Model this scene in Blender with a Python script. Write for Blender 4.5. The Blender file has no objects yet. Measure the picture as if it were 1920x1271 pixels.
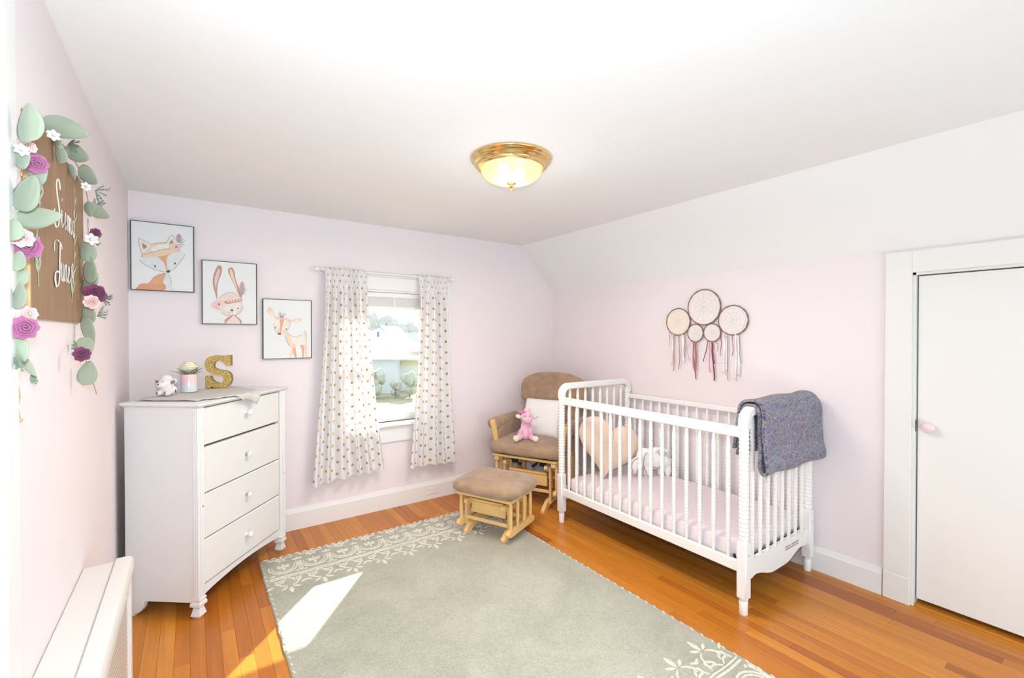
import bpy, bmesh, math, random
from mathutils import Vector, Matrix, Euler, noise as mnoise
random.seed(7)
PI = math.pi
SC = bpy.context.scene
COL = SC.collection

# ------------------------------------------------------------------ camera, sky, sun, lights, exposure
def make_camera():
    cd = bpy.data.cameras.new('camera')
    cam = bpy.data.objects.new('camera', cd)
    COL.objects.link(cam)
    cam.location = (0, 0, 1.39)
    cam.rotation_euler = (PI/2 - 0.009, 0, -0.6167)
    cd.sensor_width = 36.0
    cd.lens = 846.05/1920*36.0
    cd.clip_start = 0.02
    cd.clip_end = 500
    SC.camera = cam
make_camera()
SC.view_settings.view_transform = 'Standard'
SC.view_settings.look = 'None'
SC.view_settings.gamma = 1
SC.view_settings.use_curve_mapping = False
SC.view_settings.exposure = 0.12
w = bpy.data.worlds.new('sky'); SC.world = w; w.use_nodes = True
w.node_tree.nodes['Background'].inputs[0].default_value = (0.93, 0.96, 1.0, 1)
w.node_tree.nodes['Background'].inputs[1].default_value = 1.7

def light(name, kind, loc, energy, color=(1, 1, 1), target=None, **kw):
    l = bpy.data.lights.new(name, kind)
    l.energy = energy; l.color = color
    for k, v in kw.items(): setattr(l, k, v)
    o = bpy.data.objects.new(name, l); COL.objects.link(o); o.location = loc
    if target is not None:
        o.rotation_euler = (Vector(target) - Vector(loc)).to_track_quat('-Z', 'Y').to_euler()
    return o
SUN_E = 32.0*PI/180
sd = Vector((-0.63*math.cos(SUN_E), -0.775*math.cos(SUN_E), -math.sin(SUN_E)))
light('sun', 'SUN', (6, 12, 9), 12.0, (1.0, 0.95, 0.86), target=Vector((6, 12, 9)) + sd, angle=0.009)
# the photographer's flash, sitting just above the camera
light('flash', 'AREA', (0, 0.02, 1.53), 27.0, (0.74, 0.89, 1.0), target=(0.9, 2.5, 1.62), shape='DISK', size=0.10)
# added soft fill light, unseen behind the camera; the room is closed there
light('rear_fill_light', 'AREA', (1.45, -1.15, 0.72), 47.0, (0.68, 0.895, 1.0), target=(1.3, 3.0, 1.9), shape='RECTANGLE', size=2.4, size_y=1.3)

# ------------------------------------------------------------------ helpers
def s2l(c):
    c = c/255.0
    return c/12.92 if c <= 0.04045 else ((c+0.055)/1.055)**2.4
def rgb(*c): return (s2l(c[0]), s2l(c[1]), s2l(c[2]), 1.0)

def mat(name, c, rough=0.5, metal=0.0, spec=0.5, vary=None, bump=None, sheen=0.0, coat=0.0, rand=None, stretch=None, emit=None, alpha=None):
    """c is an sRGB 0-255 triple; vary=(noise scale, amount); bump=(noise scale, strength, distance); rand=object-to-object variation"""
    m = bpy.data.materials.new(name); m.use_nodes = True
    nt = m.node_tree; N = nt.nodes; Lk = nt.links
    b = N['Principled BSDF']
    col = rgb(*c)
    b.inputs['Base Color'].default_value = col
    b.inputs['Roughness'].default_value = rough
    b.inputs['Metallic'].default_value = metal
    b.inputs['Specular IOR Level'].default_value = spec
    if sheen:
        b.inputs['Sheen Weight'].default_value = sheen
        b.inputs['Sheen Roughness'].default_value = 0.5
    if coat:
        b.inputs['Coat Weight'].default_value = coat
        b.inputs['Coat Roughness'].default_value = 0.08
    if emit:
        b.inputs['Emission Color'].default_value = rgb(*emit[0]); b.inputs['Emission Strength'].default_value = emit[1]
    tc = None
    def coords():
        nonlocal tc
        if tc is None:
            tc = N.new('ShaderNodeTexCoord').outputs['Object']
            if stretch:
                mp = N.new('ShaderNodeMapping'); mp.inputs['Scale'].default_value = stretch
                Lk.new(tc, mp.inputs['Vector']); tc = mp.outputs[0]
        return tc
    if vary or rand:
        hsv = N.new('ShaderNodeHueSaturation'); hsv.inputs['Color'].default_value = col
        val = None
        if vary:
            nz = N.new('ShaderNodeTexNoise'); nz.inputs['Scale'].default_value = vary[0]; nz.inputs['Detail'].default_value = 4
            Lk.new(coords(), nz.inputs['Vector'])
            mr = N.new('ShaderNodeMapRange'); mr.inputs['From Min'].default_value = 0.25; mr.inputs['From Max'].default_value = 0.75
            mr.inputs['To Min'].default_value = 1-vary[1]; mr.inputs['To Max'].default_value = 1+vary[1]
            Lk.new(nz.outputs['Fac'], mr.inputs['Value']); val = mr.outputs[0]
        if rand:
            oi = N.new('ShaderNodeObjectInfo'); mr2 = N.new('ShaderNodeMapRange')
            mr2.inputs['To Min'].default_value = 1-rand; mr2.inputs['To Max'].default_value = 1+rand
            Lk.new(oi.outputs['Random'], mr2.inputs['Value'])
            if val is not None:
                mu = N.new('ShaderNodeMath'); mu.operation = 'MULTIPLY'
                Lk.new(val, mu.inputs[0]); Lk.new(mr2.outputs[0], mu.inputs[1]); val = mu.outputs[0]
            else: val = mr2.outputs[0]
        Lk.new(val, hsv.inputs['Value']); Lk.new(hsv.outputs[0], b.inputs['Base Color'])
    if bump:
        nz = N.new('ShaderNodeTexNoise'); nz.inputs['Scale'].default_value = bump[0]; nz.inputs['Detail'].default_value = 5
        Lk.new(coords(), nz.inputs['Vector'])
        bp = N.new('ShaderNodeBump'); bp.inputs['Strength'].default_value = bump[1]; bp.inputs['Distance'].default_value = bump[2]
        Lk.new(nz.outputs['Fac'], bp.inputs['Height']); Lk.new(bp.outputs[0], b.inputs['Normal'])
    return m

def rotz(a): return Matrix.Rotation(a, 4, 'Z')
def TR(x=0, y=0, z=0): return Matrix.Translation((x, y, z))
def RX(a): return Matrix.Rotation(a, 4, 'X')
def RY(a): return Matrix.Rotation(a, 4, 'Y')

class MB:
    """collects shapes; build() links them as ONE mesh object"""
    def __init__(s): s.v = []; s.f = []; s.m = []; s.uv = []
    def add(s, vs, fs, mi=0, T=None, uv=None):
        n = len(s.v)
        if T is not None: vs = [T @ Vector(p) for p in vs]
        s.v += [tuple(p) for p in vs]
        s.f += [tuple(i+n for i in f) for f in fs]
        s.m += [mi]*len(fs)
        s.uv += list(uv) if uv else [(0, 0)]*len(vs)
        return s
    def box(s, x0, y0, z0, x1, y1, z1, ch=0.0, mi=0, T=None):
        lo = (min(x0, x1), min(y0, y1), min(z0, z1)); hi = (max(x0, x1), max(y0, y1), max(z0, z1))
        if ch <= 0:
            vs = [(x, y, z) for z in (lo[2], hi[2]) for y in (lo[1], hi[1]) for x in (lo[0], hi[0])]
            fs = [(0, 2, 3, 1), (4, 5, 7, 6), (0, 1, 5, 4), (2, 6, 7, 3), (0, 4, 6, 2), (1, 3, 7, 5)]
            return s.add(vs, fs, mi, T)
        ch = min(ch, min(hi[i]-lo[i] for i in range(3))*0.49)
        idx = {}; vs = []
        for c in range(8):
            sg = ((c & 1), (c >> 1) & 1, (c >> 2) & 1)
            for a in range(3):
                p = []
                for b in range(3):
                    val = hi[b] if sg[b] else lo[b]
                    if b != a: val += -ch if sg[b] else ch
                    p.append(val)
                idx[(c, a)] = len(vs); vs.append(p)
        fs = []
        for a in range(3):
            b, c = [i for i in range(3) if i != a]
            for sg in (0, 1):
                q = []
                for (i, j) in ((0, 0), (1, 0), (1, 1), (0, 1)):
                    q.append(idx[((sg << a) | (i << b) | (j << c), a)])
                fs.append(tuple(q))
        for a in range(3):            # edges running along axis a
            b, c = [i for i in range(3) if i != a]
            for i in (0, 1):
                for j in (0, 1):
                    c0 = (i << b) | (j << c); c1 = c0 | (1 << a)
                    fs.append((idx[(c0, b)], idx[(c1, b)], idx[(c1, c)], idx[(c0, c)]))
        for c in range(8): fs.append((idx[(c, 0)], idx[(c, 1)], idx[(c, 2)]))
        return s.add(vs, fs, mi, T)
    def lathe(s, prof, seg=16, mi=0, T=None, sx=1, sy=1):
        vs = []; fs = []; rings = []
        for r, z in prof:
            if r < 1e-6:
                rings.append([len(vs)]); vs.append((0, 0, z))
            else:
                rings.append(list(range(len(vs), len(vs)+seg)))
                vs += [(r*math.cos(2*PI*k/seg)*sx, r*math.sin(2*PI*k/seg)*sy, z) for k in range(seg)]
        for a, b in zip(rings, rings[1:]):
            for k in range(seg):
                k2 = (k+1) % seg
                if len(a) == 1 and len(b) == 1: continue
                if len(a) == 1: fs.append((a[0], b[k], b[k2]))
                elif len(b) == 1: fs.append((a[k], a[k2], b[0]))
                else: fs.append((a[k], a[k2], b[k2], b[k]))
        if len(rings[0]) > 1: fs.append(tuple(reversed(rings[0])))
        if len(rings[-1]) > 1: fs.append(tuple(rings[-1]))
        return s.add(vs, fs, mi, T)
    def sweep(s, path, sec, closed=False, mi=0, T=None, up=(0, 0, 1), scale=None, cap=True):
        """sec: list of (a,b) in the plane across the path; a along side, b along up"""
        P = [Vector(p) for p in path]; n = len(P); vs = []; fs = []; k = len(sec)
        up = Vector(up)
        for i in range(n):
            if closed: d = P[(i+1) % n] - P[i-1]
            else: d = P[min(i+1, n-1)] - P[max(i-1, 0)]
            d.normalize()
            side = d.cross(up)
            if side.length < 1e-4: side = d.cross(Vector((0.3, 0.9, 0.1)))
            side.normalize(); u2 = side.cross(d)
            sc = scale[i] if scale else 1.0
            for a, b in sec: vs.append(P[i] + side*(a*sc) + u2*(b*sc))
        m = n if closed else n-1
        for i in range(m):
            j = (i+1) % n
            for q in range(k):
                q2 = (q+1) % k
                fs.append((i*k+q, i*k+q2, j*k+q2, j*k+q))
        if not closed and cap:
            fs.append(tuple(range(k-1, -1, -1))); fs.append(tuple((n-1)*k+q for q in range(k)))
        return s.add(vs, fs, mi, T)
    def tube(s, path, r, seg=8, closed=False, mi=0, T=None, scale=None, up=(0, 0, 1)):
        return s.sweep(path, [(r*math.cos(2*PI*k/seg), r*math.sin(2*PI*k/seg)) for k in range(seg)], closed, mi, T, up, scale)
    def prism(s, poly, t0, t1, axis='z', mi=0, T=None):
        """poly in 2D extruded along axis from t0 to t1 (x: poly=(y,z); y: poly=(x,z); z: poly=(x,y))"""
        def pt(p, t):
            return {'x': (t, p[0], p[1]), 'y': (p[0], t, p[1]), 'z': (p[0], p[1], t)}[axis]
        n = len(poly)
        vs = [pt(p, t0) for p in poly] + [pt(p, t1) for p in poly]
        fs = [tuple(range(n-1, -1, -1)), tuple(range(n, 2*n))] + [(i, (i+1) % n, n+(i+1) % n, n+i) for i in range(n)]
        return s.add(vs, fs, mi, T)
    def ball(s, c, r, seg=16, rings=10, mi=0, T=None, R=None, e1=1.0, e2=1.0, fn=None):
        if not hasattr(r, '__len__'): r = (r, r, r)
        sp = lambda x, e: math.copysign(abs(x)**e, x)
        M = TR(*c)
        if R is not None: M = M @ R
        if T is not None: M = T @ M
        vs = []; fs = []
        for i in range(rings+1):
            ph = -PI/2 + PI*i/rings
            for k in range(seg):
                th = 2*PI*k/seg
                x = r[0]*sp(math.cos(ph), e1)*sp(math.cos(th), e2)
                y = r[1]*sp(math.cos(ph), e1)*sp(math.sin(th), e2)
                z = r[2]*sp(math.sin(ph), e1)
                if fn: x, y, z = fn(x, y, z)
                vs.append((x, y, z))
        for i in range(rings):
            for k in range(seg):
                k2 = (k+1) % seg
                fs.append((i*seg+k, i*seg+k2, (i+1)*seg+k2, (i+1)*seg+k))
        return s.add(vs, fs, mi, M)
    def sheet(s, fn, nu, nv, mi=0, T=None, uvs=(1, 1)):
        vs = []; uv = []
        for j in range(nv+1):
            for i in range(nu+1):
                vs.append(fn(i/nu, j/nv)); uv.append((i/nu*uvs[0], j/nv*uvs[1]))
        fs = [(j*(nu+1)+i, j*(nu+1)+i+1, (j+1)*(nu+1)+i+1, (j+1)*(nu+1)+i) for j in range(nv) for i in range(nu)]
        return s.add(vs, fs, mi, T, uv)
    def mesh(s, name, mats, angle=35, recalc=True):
        me = bpy.data.meshes.new(name)
        me.from_pydata(s.v, [], s.f)
        for m in (mats if isinstance(mats, (list, tuple)) else [mats]): me.materials.append(m)
        me.polygons.foreach_set('material_index', s.m)
        if any(u != (0, 0) for u in s.uv):
            ul = me.uv_layers.new(name='UVMap')
            for lp in me.loops: ul.data[lp.index].uv = s.uv[lp.vertex_index]
        if recalc:
            b = bmesh.new(); b.from_mesh(me)
            bmesh.ops.remove_doubles(b, verts=b.verts, dist=1e-6)
            bmesh.ops.recalc_face_normals(b, faces=b.faces); b.to_mesh(me); b.free()
        me.shade_smooth(); me.set_sharp_from_angle(angle=math.radians(angle))
        return me
    def build(s, name, mats, parent=None, angle=35, recalc=True, **tags):
        return link(name, s.mesh(name, mats, angle, recalc), parent, **tags)

def link(name, me, parent=None, loc=None, rot=None, **tags):
    o = bpy.data.objects.new(name, me); COL.objects.link(o)
    if parent is not None: o.parent = parent
    if loc is not None: o.location = loc
    if rot is not None: o.rotation_euler = rot
    for k, v in tags.items():
        if v: o[k] = v
    return o
def thing(name, label, cat, loc=(0, 0, 0), rz=0.0, group=None):
    o = bpy.data.objects.new(name, None); COL.objects.link(o)
    o.empty_display_size = 0.05
    o.location = loc; o.rotation_euler = (0, 0, rz)
    o['label'] = label; o['category'] = cat
    if group: o['group'] = group
    return o
def structure(o): o['kind'] = 'structure'; return o
def smooth_path(pts, n=6, closed=False):
    """Catmull-Rom through the points"""
    P = [Vector(p) for p in pts]; out = []
    m = len(P)
    rng = range(m) if closed else range(m-1)
    for i in rng:
        if closed: p0, p1, p2, p3 = P[i-1], P[i], P[(i+1) % m], P[(i+2) % m]
        else: p0, p1, p2, p3 = P[max(i-1, 0)], P[i], P[i+1], P[min(i+2, m-1)]
        for k in range(n):
            t = k/n
            out.append(0.5*((2*p1) + (p2-p0)*t + (2*p0-5*p1+4*p2-p3)*t*t + (3*p1-p0-3*p2+p3)*t**3))
    if not closed: out.append(P[-1])
    return out

# ------------------------------------------------------------------ materials
WHITE = mat('white_paint', (240, 238, 236), 0.35, spec=0.4)
CREAMW = mat('cream_white_paint', (238, 235, 230), 0.4, spec=0.4)
DRESSERW = mat('white_lacquer', (233, 232, 231), 0.35, spec=0.4)
CRIBW = mat('white_crib_paint', (245, 243, 240), 0.3, spec=0.45)
PINKWALL = mat('pale_pink_wall_paint', (241, 231, 233), 0.65, spec=0.25, bump=(45, 0.05, 0.002))
CEIL = mat('ceiling_paint', (247, 245, 243), 0.75, spec=0.2, bump=(40, 0.05, 0.002))
DARK = mat('dark_gap', (45, 40, 38), 0.8)
SHADOWGAP = mat('brown_gap', (96, 76, 60), 0.8)
BRASS = mat('polished_brass', (232, 202, 142), 0.16, 1.0)
CHROME = mat('chrome', (200, 200, 200), 0.12, 1.0)
CRYSTAL = mat('clear_crystal', (240, 240, 240), 0.05, spec=0.8, coat=1.0)
BLACKM = mat('black_metal', (34, 34, 36), 0.45, 0.3)
MAPLE = mat('honey_maple_wood', (240, 197, 130), 0.38, spec=0.4, vary=(7, 0.07), stretch=(1, 6, 1))
SUEDE = mat('brown_suede', (166, 138, 113), 0.9, spec=0.15, vary=(14, 0.20), bump=(60, 0.15, 0.004), sheen=0.35)
# ------------------------------------------------------------------ the setting
XL, XR, YB, YF, ZC = -0.3086, 3.0125, 3.524, -1.20, 2.2545
XS, ZS = 2.615, 1.828
# floor with single planks
def plank_material():
    m = bpy.data.materials.new('honey_oak_planks'); m.use_nodes = True
    nt = m.node_tree; N = nt.nodes; Lk = nt.links; b = N['Principled BSDF']
    oi = N.new('ShaderNodeObjectInfo'); ramp = N.new('ShaderNodeValToRGB')
    e = ramp.color_ramp.elements
    cols = [(0.0, (166, 92, 34)), (0.08, (182, 104, 36)), (0.25, (196, 118, 40)), (0.5, (202, 126, 42)), (0.75, (208, 132, 46)), (1.0, (214, 140, 54))]
    e[0].position = 0; e[0].color = rgb(*cols[0][1]); e[1].position = 1; e[1].color = rgb(*cols[-1][1])
    for p, c in cols[1:-1]:
        k = e.new(p); k.color = rgb(*c)
    Lk.new(oi.outputs['Random'], ramp.inputs['Fac'])
    ge = N.new('ShaderNodeNewGeometry'); mp = N.new('ShaderNodeMapping'); mp.inputs['Scale'].default_value = (34, 1.6, 1)
    Lk.new(ge.outputs['Position'], mp.inputs['Vector'])
    ad = N.new('ShaderNodeVectorMath'); ad.operation = 'ADD'
    cb = N.new('ShaderNodeCombineXYZ'); mu = N.new('ShaderNodeMath'); mu.operation = 'MULTIPLY'; mu.inputs[1].default_value = 91.0
    Lk.new(oi.outputs['Random'], mu.inputs[0]); Lk.new(mu.outputs[0], cb.inputs['Z'])
    Lk.new(mp.outputs[0], ad.inputs[0]); Lk.new(cb.outputs[0], ad.inputs[1])
    nz = N.new('ShaderNodeTexNoise'); nz.inputs['Scale'].default_value = 1.0; nz.inputs['Detail'].default_value = 6; nz.inputs['Distortion'].default_value = 0.6
    Lk.new(ad.outputs[0], nz.inputs['Vector'])
    mr = N.new('ShaderNodeMapRange'); mr.inputs['From Min'].default_value = 0.3; mr.inputs['From Max'].default_value = 0.7
    mr.inputs['To Min'].default_value = 0.86; mr.inputs['To Max'].default_value = 1.10
    Lk.new(nz.outputs['Fac'], mr.inputs['Value'])
    hs = N.new('ShaderNodeHueSaturation'); Lk.new(ramp.outputs[0], hs.inputs['Color']); Lk.new(mr.outputs[0], hs.inputs['Value'])
    Lk.new(hs.outputs[0], b.inputs['Base Color'])
    b.inputs['Roughness'].default_value = 0.28; b.inputs['Specular IOR Level'].default_value = 0.4
    bp = N.new('ShaderNodeBump'); bp.inputs['Strength'].default_value = 0.06; bp.inputs['Distance'].default_value = 0.002
    Lk.new(nz.outputs['Fac'], bp.inputs['Height']); Lk.new(bp.outputs[0], b.inputs['Normal'])
    return m
OAK = plank_material()
fl = structure(MB().box(XL-0.2, YF-0.1, -0.10, XR+0.2, YB+0.2, -0.0105).build('floor', SHADOWGAP))
PW = 0.0571
pm = MB().box(-PW/2+0.0002, -0.5, -0.0105, PW/2-0.0002, 0.5, 0.0, 0.0008).mesh('plank', OAK)
def in_view(x, y, z=0, m=0.35):
    d = 0.5783*x + 0.8158*y
    if d < 0.12: return False
    u = (0.8158*x-0.5783*y)/d*846/960; v = (1.39-z)/d*846/635.5
    return abs(u) < 1+m and v < 1+m
rp = random.Random(11)
i = 0; x = XR - 0.0002 - PW/2
while x > XL - PW/2:
    y = YB + 0.012 - rp.random()*0.5
    y1 = YB + 0.012
    first = True
    while y1 > -0.4:
        ln = rp.uniform(0.55, 1.75) if not first else rp.uniform(0.25, 1.5); first = False
        y0 = y1 - ln
        under_rug = 0.40 < x < 1.84 and y1 < 3.02 and y0 > 0.80
        vis = any(in_view(x, y0+(y1-y0)*t/8) for t in range(9))
        if vis and not under_rug:
            link('plank', pm, fl, loc=(x, (y0+y1)/2, 0)).scale = (1, (y1-y0)-0.0006, 1)
        y1 = y0
    x -= PW
# walls
WX0, WX1, WZ0, WZ1 = 0.955, 1.672, 0.675, 1.745      # window opening
b = MB()
b.box(XL-0.15, YB, -0.1, WX0, YB+0.15, ZC+0.15); b.box(WX1, YB, -0.1, XR+0.15, YB+0.15, ZC+0.15)
b.box(WX0, YB, -0.1, WX1, YB+0.15, WZ0); b.box(WX0, YB, WZ1, WX1, YB+0.15, ZC+0.15)
structure(b.build('wall_back', PINKWALL))
structure(MB().box(XL-0.12, YF-0.1, -0.1, XL, YB+0.01, ZC+0.15).build('wall_left', PINKWALL))
DY0, DY1, DZ = -0.14, 0.703, 1.712                   # closet door opening
b = MB()
b.box(XR, DY1, -0.1, XR+0.15, YB+0.01, ZS+0.12); b.box(XR, DY0, DZ, XR+0.15, DY1, ZS+0.12); b.box(XR, YF-0.1, -0.1, XR+0.15, DY0, ZS+0.12)
structure(b.build('wall_right', PINKWALL))
structure(MB().box(XL-0.1, YF-0.12, -0.1, XR+0.15, YF, ZC+0.15).build('wall_front', PINKWALL))
structure(MB().box(XL-0.1, YF-0.1, ZC, XS+0.15, YB+0.1, ZC+0.12).build('ceiling', CEIL))
dx, dz = XR-XS, ZS-ZC
slope = MB().prism([(XS, ZC), (XR+0.001, ZS), (XR+0.16, ZS+0.06), (XS+0.13, ZC+0.12), (XS-0.05, ZC+0.12), (XS-0.05, ZC+0.002)], YF-0.1, YB+0.05, 'y')
structure(slope.build('wall_slope', CEIL, angle=20))
# baseboards: tall board with a small moulded cap
def baseboard(name, p0, p1, inward, h=0.142):
    d = Vector(p1)-Vector(p0); L_ = d.length; ang = math.atan2(d.y, d.x)
    sec = [(0, 0), (0.016, 0), (0.016, h-0.03), (0.013, h-0.026), (0.011, h-0.012), (0.006, h), (0, h)]
    b = MB(); T = TR(p0[0], p0[1], 0) @ rotz(ang)
    sgn = inward
    b.prism([(sgn*a, z) for a, z in sec], 0, L_, 'x', 0, T)
    return structure(b.build(name, WHITE))
baseboard('baseboard_back', (XL, YB-0.0005, 0), (XR, YB-0.0005, 0), -1, 0.15)
baseboard('baseboard_right', (XR-0.0005, 0.815, 0), (XR-0.0005, YB-0.017, 0), 1)
baseboard('baseboard_left', (XL+0.0005, 2.16, 0), (XL+0.0005, YB-0.017, 0), -1)
# closet door with its casing
b = MB()
b.box(XR-0.018, DY1-0.004, 0.142, XR+0.0, DY1+0.105, DZ+0.108, 0.002)          # left board
b.box(XR-0.018, DY0-0.105, 0.142, XR+0.0, DY0+0.004, DZ+0.108, 0.002)
b.box(XR-0.017, DY0+0.004, DZ-0.004, XR+0.0, DY1-0.004, DZ+0.1075, 0.002)        # head board
b.box(XR-0.022, DY1-0.004, 0.0, XR+0.0, DY1+0.107, 0.142, 0.003)               # plinth block
b.box(XR, DY1-0.016, 0.0, XR+0.10, DY1+0.001, DZ)                                # jambs
b.box(XR, DY0-0.001, 0.0, XR+0.10, DY0+0.016, DZ)
b.box(XR, DY0, DZ-0.016, XR+0.10, DY1, DZ+0.001)
structure(b.build('trim_1', CREAMW, angle=25))
structure(MB().box(XR+0.10, DY0-0.05, -0.05, XR+0.13, DY1+0.05, DZ+0.05).build('dark_closet_backing', DARK))  # dark sheet behind the door, painted in place of closet shade
thr = structure(MB().box(XR+0.003, DY0+0.016, -0.011, XR+0.10, DY1-0.016, 0.010, 0.002).build('trim_4', OAK))
door = MB().box(XR+0.022, DY0+0.020, 0.036, XR+0.058, DY1-0.021, DZ-0.021, 0.002).build('door_1', CREAMW)
structure(door)
kn = MB().lathe([(0.0, 0.050), (0.014, 0.049), (0.025, 0.042), (0.0285, 0.032), (0.025, 0.023), (0.014, 0.016), (0.009, 0.011), (0.009, 0.004), (0.017, 0.0035), (0.017, 0.0)], 20, T=TR(XR+0.0225, 0.635, 0.925) @ RY(-PI/2))
kn.build('door_knob', mat('pink_enamel_knob', (236, 214, 216), 0.25, coat=0.4), door, label='round pale pink door knob')
MB().box(XR+0.001, DY1-0.0165, 0.895, XR+0.020, DY1-0.0150, 0.955, 0).build('strike_plate', CHROME, door)
# the casing at the left edge of the room
b = MB()
b.box(XL, 1.225, 0.0, XL+0.020, 1.335, 2.18, 0.004); b.box(XL+0.018, 1.225, 0.0, XL+0.027, 1.255, 2.18, 0.003)
structure(b.build('trim_2', WHITE))

# ------------------------------------------------------------------ window
def glass_material():
    m = bpy.data.materials.new('window_glass'); m.use_nodes = True
    nt = m.node_tree; N = nt.nodes; Lk = nt.links
    N.remove(N['Principled BSDF']); out = N['Material Output']
    t = N.new('ShaderNodeBsdfTransparent'); t.inputs[0].default_value = (0.97, 0.985, 0.98, 1)
    g = N.new('ShaderNodeBsdfGlossy'); g.inputs['Roughness'].default_value = 0.03
    fr = N.new('ShaderNodeLayerWeight'); fr.inputs['Blend'].default_value = 0.12
    pw = N.new('ShaderNodeMath'); pw.operation = 'MULTIPLY'; pw.inputs[1].default_value = 0.25; Lk.new(fr.outputs['Facing'], pw.inputs[0])
    mx = N.new('ShaderNodeMixShader'); Lk.new(pw.outputs[0], mx.inputs[0]); Lk.new(t.outputs[0], mx.inputs[1]); Lk.new(g.outputs[0], mx.inputs[2])
    Lk.new(mx.outputs[0], out.inputs['Surface'])
    return m
GLASS = glass_material()
b = MB()
cw = 0.160
b.box(WX0-cw, YB-0.020, WZ0+0.0, WX0, YB, WZ1+0.102, 0.003); b.box(WX1, YB-0.020, WZ0, WX1+cw, YB, WZ1+0.102, 0.003)   # side casings
b.box(WX0-0.002, YB-0.019, WZ1, WX1+0.002, YB, WZ1+0.102, 0.003)                                                         # head casing
b.box(WX0-cw-0.008, YB-0.026, WZ1+0.102, WX1+cw+0.008, YB, WZ1+0.118, 0.004)                                          # head cap
for x0, x1 in ((WX0, WX0+0.014), (WX1-0.014, WX1)): b.box(x0, YB, WZ0, x1, YB+0.15, WZ1)                                       # jambs
b.box(WX0, YB, WZ1-0.014, WX1, YB+0.15, WZ1); b.box(WX0, YB+0.02, WZ0-0.02, WX1, YB+0.18, WZ0+0.012)
win = structure(b.build('window_1', WHITE, angle=25))
MB().box(WX0-cw-0.02, YB-0.060, WZ0-0.016, WX1+cw+0.02, YB+0.055, WZ0+0.012, 0.006).build('window_sill', WHITE, win)
MB().box(WX0-cw, YB-0.020, 0.530, WX1+cw, YB, WZ0-0.016, 0.004).build('window_apron', WHITE, win)
def sash(name, z0, z1, y, bot, top):
    st = 0.065; x0, x1 = WX0+0.014, WX1-0.014
    b = MB()
    b.box(x0, y, z0, x0+st, y+0.034, z1, 0.004); b.box(x1-st, y, z0, x1, y+0.034, z1, 0.004)
    b.box(x0+st-0.002, y+0.001, z0, x1-st+0.002, y+0.033, z0+bot, 0.004); b.box(x0+st-0.002, y+0.001, z1-top, x1-st+0.002, y+0.033, z1, 0.004)
    s = b.build(name, WHITE, win)
    MB().box(x0+st-0.004, y+0.014, z0+bot-0.004, x1-st+0.004, y+0.019, z1-top+0.004).build('pane', GLASS, s)
    return s
lower = sash('lower_sash', WZ0+0.012, 1.250, YB+0.050, 0.058, 0.036)
upper = sash('upper_sash', 1.215, WZ1-0.014, YB+0.088, 0.036, 0.045)
MB().box(1.285, YB+0.055, 1.250, 1.345, YB+0.080, 1.262, 0.004).box(1.300, YB+0.058, 1.262, 1.330, YB+0.072, 1.274, 0.003).build('sash_lock', WHITE, lower)

# ------------------------------------------------------------------ outside the window
GZ = -3.0
def noisy(name, c, sc, amt): return mat(name, c, 0.95, spec=0.05, vary=(sc, amt))
structure(MB().box(-40, 6, GZ-0.5, 70, 140, GZ).build('lawn', noisy('washed_out_grass', (172, 170, 148), 0.7, 0.18)))  # grass colour paled to carry the overexposed daylight
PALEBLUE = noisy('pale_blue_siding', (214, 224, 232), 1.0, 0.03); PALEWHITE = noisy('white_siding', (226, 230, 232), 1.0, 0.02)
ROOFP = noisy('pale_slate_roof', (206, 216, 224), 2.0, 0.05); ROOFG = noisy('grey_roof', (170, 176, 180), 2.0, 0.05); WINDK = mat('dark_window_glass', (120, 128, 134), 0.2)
FWD = Vector((0.5783, 0.8158, 0)); RGT = Vector((0.8158, -0.5783, 0))
AZ = math.atan2(RGT.y, RGT.x)
# garage in front: local x to the right, local y away
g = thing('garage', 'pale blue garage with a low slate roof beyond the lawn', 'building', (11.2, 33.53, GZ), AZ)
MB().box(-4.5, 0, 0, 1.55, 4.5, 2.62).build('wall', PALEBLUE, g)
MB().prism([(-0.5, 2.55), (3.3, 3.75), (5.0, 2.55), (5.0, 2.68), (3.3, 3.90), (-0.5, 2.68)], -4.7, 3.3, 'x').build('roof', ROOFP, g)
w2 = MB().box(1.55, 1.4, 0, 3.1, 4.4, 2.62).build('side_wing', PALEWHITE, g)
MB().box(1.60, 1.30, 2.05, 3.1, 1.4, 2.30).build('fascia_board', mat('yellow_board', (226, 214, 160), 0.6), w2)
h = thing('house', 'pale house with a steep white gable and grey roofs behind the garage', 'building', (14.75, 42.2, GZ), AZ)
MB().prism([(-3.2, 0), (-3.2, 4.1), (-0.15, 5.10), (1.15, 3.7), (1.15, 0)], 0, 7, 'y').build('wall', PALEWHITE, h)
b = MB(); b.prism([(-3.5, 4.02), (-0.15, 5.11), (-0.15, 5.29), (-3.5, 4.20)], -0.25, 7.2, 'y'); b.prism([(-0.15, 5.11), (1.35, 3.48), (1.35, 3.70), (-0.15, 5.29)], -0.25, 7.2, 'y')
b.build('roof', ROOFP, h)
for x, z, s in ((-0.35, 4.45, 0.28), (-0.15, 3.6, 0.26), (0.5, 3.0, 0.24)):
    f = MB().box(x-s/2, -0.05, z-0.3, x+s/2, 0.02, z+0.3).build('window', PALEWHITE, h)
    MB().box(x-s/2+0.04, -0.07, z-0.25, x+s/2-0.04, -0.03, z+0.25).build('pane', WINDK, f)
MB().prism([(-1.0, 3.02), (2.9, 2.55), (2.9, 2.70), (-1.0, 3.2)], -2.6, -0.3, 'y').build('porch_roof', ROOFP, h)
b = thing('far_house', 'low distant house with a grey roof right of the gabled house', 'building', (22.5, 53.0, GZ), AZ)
MB().box(-4, 0, 0, 4, 7, 2.9).build('wall', PALEBLUE, b)
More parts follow.
